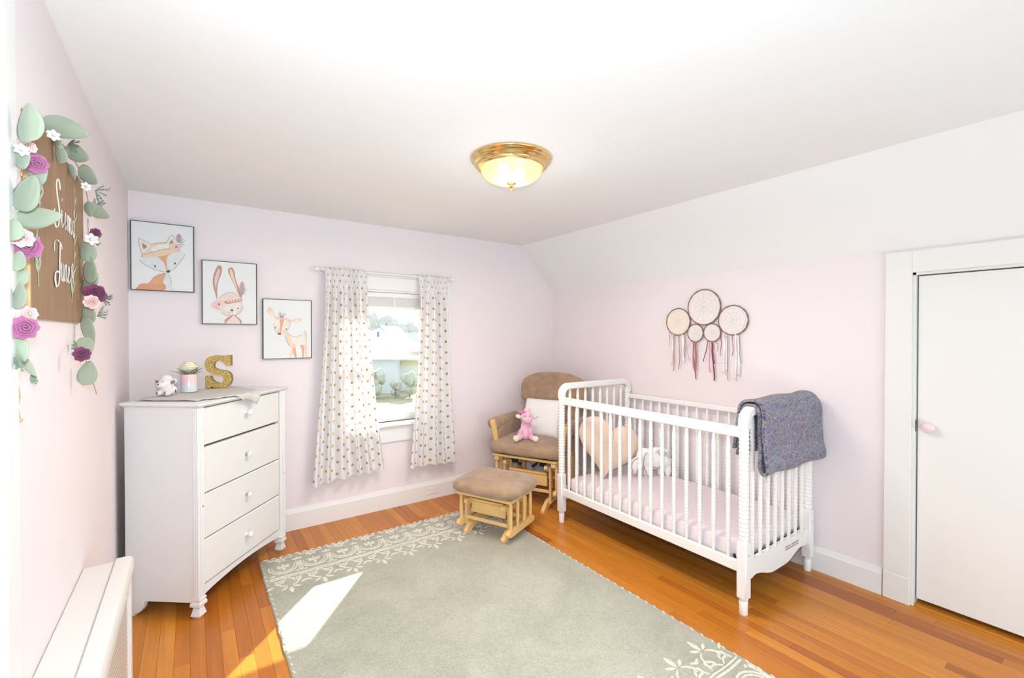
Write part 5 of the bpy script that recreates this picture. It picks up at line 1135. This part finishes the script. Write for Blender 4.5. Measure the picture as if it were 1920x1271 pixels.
for sx in (-1, 1):
    xa = sx*0.312
    # curved arm post and padded roll arm
    P = smooth_path([(xa-sx*0.010, 0.105, 0.385), (xa-sx*0.008, 0.098, 0.47), (xa+sx*0.002, 0.085, 0.57), (xa+sx*0.014, 0.075, 0.640), (xa+sx*0.018, 0.075, 0.672)], 5)
    n_ = len(P)
    MB().sweep(P, [(-0.019, -0.012), (0.019, -0.012), (0.019, 0.012), (-0.019, 0.012)], up=(0, 1, 0), scale=[0.85+0.30*(i/(n_-1)) for i in range(n_-3)]+[1.12, 0.95, 0.6]).build('arm_post', MAPLE, GL)
    MB().box(xa-0.016, 0.085, 0.602, xa+0.016, 0.520, 0.625, 0.006).build('arm_rail', MAPLE, GL)
    b = MB()
    sec = [(0.062*math.cos(a), 0.052*math.sin(a)) for a in [2*PI*k/16 for k in range(16)]]
    n_ = 12; path = [(xa+sx*0.022, 0.086+0.43*k/n_, 0.632+0.001*math.sin(k*1.3)) for k in range(n_+1)]
    b.sweep(path, sec, scale=[0.86]+[1.0]*(n_-1)+[0.86])
    b.build('arm_pad', SUEDE, GL, angle=70)
    cushion((xa-sx*0.020, 0.310, 0.545), (0.022, 0.205, 0.090), 0.6, 0.5, 24, 14, 0.003, seed=9).build('arm_side_cushion', SUEDE, GL, angle=80)
def back_T(): return TR(0, 0.475, 0.395) @ RX(-0.27)
for sx in (-1, 1):
    MB().box(sx*0.245-0.014, 0.040, -0.02, sx*0.245+0.014, 0.062, 0.560, 0.005, T=back_T()).build('back_stile', MAPLE, GL)
MB().box(-0.231, 0.041, 0.50, 0.231, 0.061, 0.555, 0.005, T=back_T()).build('back_crest_rail', MAPLE, GL)
for k in range(5):
    x_ = -0.16+0.08*k
    MB().box(x_-0.016, 0.046, 0.02, x_+0.016, 0.056, 0.505, 0.003, T=back_T()).build('back_slat', MAPLE, GL)
b = cushion((0, 0, 0), (0.272, 0.055, 0.26), 0.4, 0.6, 36, 22, 0.006, seed=5)
me = b.mesh('back_cushion', SUEDE, 80); me.transform(back_T() @ TR(0, -0.005, 0.300)); link('back_cushion', me, GL)
def head_fn():
    b = MB(); r = (0.318, 0.078, 0.145)
    def fn(x, y, z):
        s_ = x/r[0]
        if z > 0: z = z*(1.08-0.30*s_*s_)
        n_ = mnoise.noise(Vector((x*5+3, y*5, z*5)))*0.012+mnoise.noise(Vector((x*17+3, y*8, z*17)))*0.007+0.004*math.sin(x*60+z*30)*max(0, z/r[2])
        return (x, y+n_, z+n_*0.6)
    b.ball((0, 0, 0), r, 48, 24, e1=0.5, e2=0.6, fn=fn); return b
me = head_fn().mesh('head_cushion', SUEDE, 80); me.transform(back_T() @ TR(0.012, -0.020, 0.510)); link('head_cushion', me, GL)
GLT = TR(2.168, 2.900, 0) @ rotz(math.radians(-63.5))

OT = thing('ottoman', 'wooden glider ottoman with a brown suede cushion standing on the rug corner', 'ottoman', (1.585, 2.585, RT+0.0032), math.radians(-65))
glide_base(OT, 0.230, 0.36, 0.150, 0.290, 0.045, 0.085, 4, (0.135, 0.212), 0.020)
cushion((0, 0.170, 0.330), (0.264, 0.214, 0.050), 0.62, 0.40, wr=0.006, seed=7, dome=0.020).build('cushion', SUEDE, OT, angle=80)
MB().box(-0.20, 0.025, 0.270, 0.20, 0.33, 0.286, 0.003).build('seat_panel', mat('brown_underside', (150, 96, 62), 0.7), OT)

# white square pillow on the chair
def pillow_bm(w_, h_, t_, seed=0, nu=22, nv=22, pinch=0.10, wr=0.006):
    """lies in the xz plane, thickness along y; base edge at z=0"""
    b = MB()
    for sg in (-1, 1):
        def fn(u, v):
            s_, q = 2*u-1, 2*v-1
            x = w_/2*s_*(1-pinch*0.5*(1-q*q*0)*(1-abs(q)**2)*0.5); z = h_/2*q*(1-pinch*0.5*(1-s_*s_)*0.5)
            d = ((1-s_**4)*(1-q**4))**0.55 if abs(s_) < 1 and abs(q) < 1 else 0
            n_ = mnoise.noise(Vector((x*9+seed, z*9, sg)))*wr*d
            return (x, sg*(t_/2*d+n_), z+h_/2)
        b.sheet(fn, nu, nv)
    return b
PILLW = mat('white_cotton', (240, 238, 238), 0.85, spec=0.1, sheen=0.2, bump=(40, 0.05, 0.003))
px_ = GLT @ Vector((0.005, 0.285, 0.512))
pw = thing('pillow', 'white square pillow leaning on the back of the glider chair', 'pillow', tuple(px_), math.radians(-63.5))
me = pillow_bm(0.37, 0.34, 0.12, 4).mesh('pillow_cover', PILLW, 80); me.transform(RX(-0.42)); link('pillow_cover', me, pw)

# pink plush calf/giraffe sitting on the seat
PLUSH = mat('pink_plush', (238, 186, 206), 0.95, spec=0.05, sheen=0.6, bump=(120, 0.25, 0.003)); PLUSHC = mat('cream_plush', (240, 222, 196), 0.95, spec=0.05, sheen=0.5); PLUSHD = mat('rose_plush_bow', (226, 120, 164), 0.9, sheen=0.4)
pp = GLT @ Vector((-0.030, 0.110, 0.522))
pt = thing('plush_toy', 'pink plush animal with little horns, cream feet and a rose bow, sitting on the chair', 'plush toy', tuple(pp), math.radians(-38))
pt.scale = (1.18, 1.18, 1.18)
blob('body', [((0, 0.015, 0.045), (0.050, 0.044, 0.048)), ((0, 0.012, 0.085), (0.040, 0.036, 0.048)), ((0, 0.008, 0.118), (0.033, 0.030, 0.032)), ((0.006, -0.004, 0.160), (0.046, 0.042, 0.040)), ((0.010, -0.036, 0.147), (0.036, 0.030, 0.027)),
  ((-0.040, -0.020, 0.055), (0.017, 0.020, 0.042), RX(0.5) @ RY(0.35)), ((0.028, -0.034, 0.058), (0.016, 0.018, 0.044), RX(0.4)),
  ((-0.050, -0.040, 0.022), (0.020, 0.040, 0.020), rotz(-0.5)), ((0.048, -0.040, 0.020), (0.020, 0.040, 0.019), rotz(0.5)),
  ((-0.010, 0.002, 0.206), (0.009, 0.009, 0.018)), ((0.022, 0.002, 0.208), (0.011, 0.009, 0.018))], PLUSH, pt, 0.005, smooth_it=5)
for x_, z_, a in ((-0.068, 0.024, -0.5), (0.066, 0.022, 0.5)): MB().ball((x_, -0.072, z_), (0.021, 0.019, 0.022), 12, 9).build('foot', PLUSHC, pt)
for sx in (-1, 1): MB().ball((0, 0, 0), (0.021, 0.007, 0.015), 12, 8, T=TR(0.006+sx*0.060, 0.000, 0.164) @ RY(-sx*0.35)).build('ear', PLUSHC, pt)
b = MB()
for sx in (-1, 1): b.ball((0, 0, 0), (0.013, 0.007, 0.011), 10, 8, T=TR(-0.028+sx*0.013, -0.020, 0.198) @ RY(sx*0.4))
b.ball((-0.028, -0.024, 0.198), (0.006, 0.006, 0.006), 8, 6).build('bow', PLUSHD, pt)
for x_ in (-0.006, 0.026):
    MB().ball((x_, -0.0440, 0.174), (0.0035, 0.003, 0.0045), 8, 6).build('eye', BLACKM, pt)
for x_ in (0.003, 0.017): MB().ball((x_, -0.0655, 0.150), (0.0025, 0.002, 0.003), 6, 5).build('nostril', mat('rose_thread', (190, 120, 140), 0.8) if x_ < 0.01 else bpy.data.materials['rose_thread'], pt)

# ------------------------------------------------------------------ crib
CX0, CX1, CY0, CY1 = 2.235, 2.962, 1.158, 2.514
cb = thing('crib', 'white turned-spindle crib standing along the right wall', 'crib', (0, 0, 0))
cb.location = ((CX0+CX1)/2, (CY0+CY1)/2, 0)
CO = Vector(cb.location)
def bead_profile(z0, z1, r, n_, taper):
    pr_ = [(r*0.62, z0), (r*0.70, z0+taper*0.25), (r*0.95, z0+taper*0.8), (r*1.05, z0+taper)]
    a, c = z0+taper, z1-taper
    for k in range(n_):
        za = a+(c-a)*k/n_; zb = a+(c-a)*(k+1)/n_
        pr_ += [(r*0.84, za+0.0012), (r*1.04, (za*0.65+zb*0.35)), (r*1.04, (za*0.35+zb*0.65))]
    pr_ += [(r*0.84, c), (r*1.05, c+0.001), (r*0.95, z1-taper*0.8), (r*0.70, z1-taper*0.25), (r*0.62, z1)]
    return pr_
POSTR = 0.0235
def leg_mesh():
    b = MB(); h = 0.0255
    b.lathe([(0.0, 0.0), (0.0185, 0.0), (0.0205, 0.004), (0.0195, 0.030), (0.0215, 0.064), (0.0195, 0.068), (0.0215, 0.073), (0.0215, 0.085)], 18)
    b.box(-h, -h, 0.080, h, h, 0.362, 0.006)
    pr_ = [(0.021, 0.360), (0.0235, 0.366)]
    a, c, n_ = 0.368, 0.930, 26
    for k in range(n_):
        za = a+(c-a)*k/n_; zb = a+(c-a)*(k+1)/n_
        pr_ += [(POSTR*0.90, za), (POSTR*1.02, za*0.75+zb*0.25), (POSTR*1.02, za*0.25+zb*0.75)]
    pr_ += [(POSTR*0.9, c), (POSTR, c+0.004), (POSTR, 0.948)]
    b.lathe(pr_, 18)
    return b.mesh('leg', CRIBW, 40)
lm = leg_mesh()
for x_, y_ in ((CX0, CY0), (CX1, CY0), (CX0, CY1), (CX1, CY1)): link('leg', lm, cb, loc=(x_-CO.x, y_-CO.y, 0))
hx = (CX1-CX0)/2; hy = (CY1-CY0)/2
def rrect(w_, h_, c=0.006): return [(-w_/2+c, -h_/2), (w_/2-c, -h_/2), (w_/2, -h_/2+c), (w_/2, h_/2-c), (w_/2-c, h_/2), (-w_/2+c, h_/2), (-w_/2, h_/2-c), (-w_/2, -h_/2+c)]
for sy in (-1, 1):
    P = [(-hx, sy*hy, 0.924), (-hx, sy*hy, 0.936)]
    R_ = 0.062; zt = 0.997
    for k in range(9):
        a = PI - PI/2*k/8; P.append((-hx+R_+R_*math.cos(a), sy*hy, zt-R_+0.012+R_*0.98*math.sin(a)))
    Q = [(-p[0], p[1], p[2]) for p in reversed(P)]
    MB().sweep(P+Q, rrect(0.044, 0.048), up=(0, 1, 0)).build('arched_top_rail', CRIBW, cb, angle=30)
    # scalloped lower panel
    zl = 0.258; pts = [(-hx+0.024, zl), (hx-0.024, zl)]
    for k in range(33):
        q = 1-k/32*1.0; s_ = abs(2*q-1)
        zb_ = 0.128 + 0.045*(0.5-0.5*math.cos(PI*min(1.0, max(0.0, (s_-0.18)/0.62)))) - (0.010*math.sin(PI*min(1, max(0, (s_-0.80)/0.2))) if s_ > 0.8 else 0)
        pts.append((-hx+0.024+(2*hx-0.048)*q, zb_))
    MB().prism(pts, sy*hy-0.010, sy*hy+0.010, 'y').build('end_panel', CRIBW, cb, angle=20)
    n_ = 8
    for k in range(n_):
        x_ = -hx + 2*hx*(k+1)/(n_+1)
        if k == 0: se = MB().lathe(bead_profile(zl-0.004, zt-0.012, 0.0115, 30, 0.055), 12).mesh('spindle', CRIBW, 45)
        link('spindle', se, cb, loc=(x_, sy*hy, 0))
for sx, zt, zb_ in ((-1, 0.931, 0.876), (1, 0.903, 0.868)):
    MB().box(sx*hx-0.0135, -hy+0.018, zb_, sx*hx+0.0135, hy-0.018, zt, 0.006).build('side_rail', CRIBW, cb)
    MB().box(sx*hx-0.0130, -hy+0.0245, 0.203, sx*hx+0.0130, hy-0.0245, 0.257, 0.004).build('lower_rail', CRIBW, cb)
    sm = MB().lathe(bead_profile(0.253, zb_+0.004, 0.0118, 28, 0.070), 12).mesh('spindle', CRIBW, 45)
    n_ = 16
    for k in range(n_): link('spindle', sm, cb, loc=(sx*hx, -hy+2*hy*(k+1)/(n_+1), 0))
MB().box(-hx+0.016, -hy+0.03, 0.198, hx-0.016, hy-0.03, 0.212, 0.002).build('mattress_base', SHADOWGAP, cb)
for y_ in (-hy+0.040, hy-0.040):
    for sx in (-1, 1): MB().tube([(sx*(hx-0.020), y_, 0.216), (sx*(hx-0.024), y_+(0.022 if y_ < 0 else -0.022), 0.270)], 0.006, 8).build('corner_bracket', BLACKM, cb)
LABG = mat('grey_printed_label', (176, 168, 164), 0.6)
b = MB()
for r_ in range(2):
    for k in range(13):
        if k == 5 and r_ == 0: continue
        x0 = 0.060+k*0.0125
        b.box(x0, -hy-0.0106, 0.214-0.014*r_, x0+0.0105, -hy-0.0101, 0.2235-0.014*r_)
o = b.build('printed_label', LABG, cb, label='grey printed label'); o['kind'] = 'stuff'
b = MB()
for k in range(4): b.box(-hx+0.030, -hy-0.0106, 0.180+0.0095*k, -hx+0.044, -hy-0.0101, 0.187+0.0095*k)
o = b.build('printed_sticker', LABG, cb, label='small grey printed sticker'); o['kind'] = 'stuff'
for sx in (-1, 1):
    for y_ in (-1, 1): MB().lathe([(0.004, 0), (0.004, 0.0015), (0.0, 0.002)], 8, T=TR(sx*hx, y_*(hy+0.0255), 0.30) @ RX(-y_*-PI/2 if False else (PI/2 if y_ < 0 else -PI/2))).build('screw', CHROME, cb)

# mattress with a pale pink fitted sheet
SHEET = mat('pale_pink_sheet', (238, 224, 228), 0.85, spec=0.1, sheen=0.2, bump=(14, 0.12, 0.006)); MATT = mat('white_mattress_side', (240, 238, 240), 0.8)
mt = thing('mattress', 'crib mattress under a pale pink fitted sheet inside the white crib', 'mattress', (CO.x, CO.y, 0.2125))
b = MB(); b.ball((0, 0, 0.066), (hx-0.022, hy-0.034, 0.066), 64, 18, e1=0.28, e2=0.10)
b.build('fitted_sheet', SHEET, mt, angle=60)
MT = 0.2125+0.132
# peach heart cushion
PEACH = mat('peach_velvet', (238, 208, 188), 0.85, spec=0.1, sheen=0.6, bump=(22, 0.12, 0.006), vary=(7, 0.05))
ht = thing('heart_cushion', 'large peach heart-shaped cushion leaning inside the left end of the crib', 'cushion', (2.435, 2.290, MT+0.002), math.radians(-14))
def heart(t):
    x = 16*math.sin(t)**3; y = 13*math.cos(t)-5*math.cos(2*t)-2*math.cos(3*t)-math.cos(4*t)
    return x/16, (y+17)/29
b = MB(); n_ = 64; rings = 9; vs = []; fs = []
cxh, czh = 0.0, 0.60
for sg in (-1, 1):
    base = len(vs)
    for i in range(rings+1):
        f = 1-i/rings
        for k in range(n_):
            hx_, hz_ = heart(2*PI*k/n_)
            hx_ = hx_*(1+0.40*(1-hz_)**2)
            x = (cxh+(hx_-cxh)*f); z = czh+(hz_-czh)*f
            th = math.sqrt(max(0, 1-f**3.0))
            cr_ = 1-0.45*math.exp(-((x)/0.16)**2)*max(0, (z-0.62))*2.2
            wr = mnoise.noise(Vector((x*5, z*5, sg)))*0.010*th
            vs.append((x*0.258, sg*(0.072*th*cr_)+wr, z*0.425))
    for i in range(rings):
        for k in range(n_):
            k2 = (k+1) % n_
            fs.append((base+i*n_+k, base+i*n_+k2, base+(i+1)*n_+k2, base+(i+1)*n_+k))
b.add(vs, fs); me = b.mesh('heart_cover', PEACH, 80)
me.transform(RX(-0.24) @ RY(0.36) @ TR(0, 0, 0.0)); 
mz = min(v.co.z for v in me.vertices); me.transform(TR(0, 0, -mz)); link('heart_cover', me, ht)
# white animal cushion with a dark outline
LINEN = mat('white_linen_print', (242, 238, 234), 0.85, spec=0.1, bump=(40, 0.08, 0.003)); OUTL = mat('brown_printed_outline', (150, 124, 112), 0.8)
ac = thing('animal_cushion', 'small white animal-shaped cushion with brown printed outlines, right of the peach heart', 'cushion', (2.775, 2.110, MT+0.002), math.radians(-30))
o_body = [((0.010, 0, 0.128), (0.122, 0.040, 0.078)), ((-0.070, 0, 0.150), (0.060, 0.036, 0.062)), ((0.080, 0, 0.120), (0.062, 0.036, 0.068)), ((-0.125, -0.008, 0.100), (0.052, 0.030, 0.048)), ((-0.150, -0.010, 0.062), (0.024, 0.022, 0.040)),
   ((-0.045, 0, 0.045), (0.030, 0.028, 0.058)), ((0.112, 0, 0.048), (0.026, 0.026, 0.060)), ((0.055, 0.004, 0.048), (0.020, 0.022, 0.056)), ((0.02, 0, 0.175), (0.10, 0.032, 0.040))]
blob('body', [(c, r) for c, r in o_body], LINEN, ac, 0.006, smooth_it=6)
def outline(b, pts, wd=0.0032, y=-0.040):
    P = smooth_path([(p[0], y if len(p) < 3 else p[2], p[1]) for p in pts], 5)
    b.tube(P, wd*0.75, 5)
b = MB()
outline(b, [(-0.160, 0.040, -0.030), (-0.172, 0.080, -0.020), (-0.158, 0.125, -0.026), (-0.120, 0.150, -0.034)])
outline(b, [(-0.075, 0.060, -0.034), (-0.090, 0.110, -0.040), (-0.080, 0.165, -0.040), (-0.060, 0.185, -0.036)])
outline(b, [(0.145, 0.150, -0.026), (0.160, 0.100, -0.016), (0.145, 0.040, -0.020), (0.130, 0.002, -0.020)])
outline(b, [(-0.020, 0.078, -0.036), (0.020, 0.066, -0.036), (0.045, 0.078, -0.034), (0.052, 0.030, -0.022), (0.060, 0.004, -0.020)])
outline(b, [(-0.070, 0.060, -0.034), (-0.062, 0.020, -0.028), (-0.040, 0.003, -0.026)])
for k in range(11):
    cx_ = 0.015+0.0135*k; cz_ = 0.188-0.00062*k*k+0.012*math.sin(k*2.3)
    outline(b, [(cx_-0.012, cz_-0.010, -0.039+0.0007*k), (cx_-0.006, cz_+0.006, -0.038+0.0007*k), (cx_+0.010, cz_+0.004, -0.038+0.0007*k), (cx_+0.006, cz_-0.014, -0.040+0.0007*k)], 0.0018)
o = b.build('printed_outline', OUTL, ac, angle=60); o['kind'] = 'stuff'
for x_ in (-0.128,): MB().ball((x_, -0.0375, 0.112), (0.004, 0.002, 0.005), 8, 6).build('eye', OUTL, ac)

# knitted blanket folded over the right end
def knit_material():
    m = bpy.data.materials.new('multicolour_knit'); m.use_nodes = True
    nt = m.node_tree; N = nt.nodes; Lk = nt.links; b = N['Principled BSDF']; b.inputs['Roughness'].default_value = 0.95; b.inputs['Specular IOR Level'].default_value = 0.08; b.inputs['Sheen Weight'].default_value = 0.3
    tc = N.new('ShaderNodeTexCoord')
    nz = N.new('ShaderNodeTexNoise'); nz.inputs['Scale'].default_value = 60; Lk.new(tc.outputs['Object'], nz.inputs['Vector'])
    mxv = N.new('ShaderNodeMix'); mxv.data_type = 'VECTOR'; mxv.inputs[0].default_value = 0.035; Lk.new(tc.outputs['Object'], mxv.inputs[4]); Lk.new(nz.outputs['Color'], mxv.inputs[5])
    vo = N.new('ShaderNodeTexVoronoi'); vo.inputs['Scale'].default_value = 150; Lk.new(mxv.outputs[1], vo.inputs['Vector'])
    sp = N.new('ShaderNodeSeparateColor'); Lk.new(vo.outputs['Color'], sp.inputs[0])
    rp_ = N.new('ShaderNodeValToRGB'); rp_.color_ramp.interpolation = 'CONSTANT'; e = rp_.color_ramp.elements
    cols = [(138, 130, 146), (108, 102, 148), (164, 154, 154), (98, 122, 156), (128, 166, 172), (146, 106, 140), (172, 160, 144), (120, 116, 124), (84, 78, 118), (164, 124, 138), (142, 144, 132)]
    e[0].position = 0; e[0].color = rgb(*cols[0]); e[1].position = 1/len(cols); e[1].color = rgb(*cols[1])
    for k, c in enumerate(cols[2:]): q = e.new((k+2)/len(cols)); q.color = rgb(*c)
    Lk.new(sp.outputs[0], rp_.inputs['Fac'])
    n2 = N.new('ShaderNodeTexNoise'); n2.inputs['Scale'].default_value = 12; Lk.new(tc.outputs['Object'], n2.inputs['Vector'])
    hs = N.new('ShaderNodeHueSaturation'); Lk.new(rp_.outputs[0], hs.inputs['Color'])
    mr = N.new('ShaderNodeMapRange'); mr.inputs['To Min'].default_value = 0.8; mr.inputs['To Max'].default_value = 1.2; Lk.new(n2.outputs['Fac'], mr.inputs['Value']); Lk.new(mr.outputs[0], hs.inputs['Value'])
    Lk.new(hs.outputs[0], b.inputs['Base Color'])
    bp = N.new('ShaderNodeBump'); bp.inputs['Strength'].default_value = 0.9; bp.inputs['Distance'].default_value = 0.004; bp.invert = True; Lk.new(vo.outputs['Distance'], bp.inputs['Height']); Lk.new(bp.outputs[0], b.inputs['Normal'])
    return m
KNIT = knit_material()
# path in (y,z), y relative to the end rail; inner tail -> over the rail -> down outside -> folded up again -> over the top
prof = [(0.060, 0.772), (0.052, 0.86), (0.047, 0.94), (0.040, 1.000), (0.022, 1.030), (0.0, 1.037), (-0.022, 1.031), (-0.038, 1.005), (-0.042, 0.94), (-0.046, 0.86), (-0.048, 0.79), (-0.046, 0.745), (-0.052, 0.712), (-0.066, 0.700), (-0.080, 0.708), (-0.085, 0.735), (-0.076, 0.775), (-0.068, 0.84), (-0.064, 0.92), (-0.061, 0.99), (-0.052, 1.034), (-0.030, 1.056), (0.0, 1.060), (0.028, 1.052), (0.050, 1.028), (0.061, 0.98), (0.066, 0.92), (0.074, 0.85), (0.082, 0.80)]
PP = smooth_path([(0, a, z) for a, z in prof], 5)
nv = len(PP)-1; BX0, BX1 = 2.292, 2.960
def bfn(u, v):
    p = PP[min(int(round(v*nv)), nv)]
    x = BX0 + (BX1-BX0)*u
    edge = max(0, (u-0.90)/0.10)
    dz_ = -0.035*edge**2*max(0, (p.z-0.90)/0.16) + 0.004*math.sin(u*11+p.z*9)
    dz_ -= 0.012*u*max(0, (1.0-p.z)/0.3)
    bow = 0.006*math.sin(u*PI*2.2+p.z*7)
    x += 0.010*(1.06-p.z)*(2*u-1)*2.2 + 0.003*math.sin(p.z*40)
    out = -1 if p.y < 0 else 1
    return (x, CY0+p.y+out*abs(bow)*0.7, p.z+dz_)
b = MB().sheet(bfn, 44, nv)
o = b.build('knit_blanket', KNIT, None, angle=80)
o['label'] = 'blue and purple knitted blanket folded over the right end of the crib'; o['category'] = 'blanket'
md = o.modifiers.new('thickness', 'SOLIDIFY'); md.thickness = 0.013; md.offset = 0
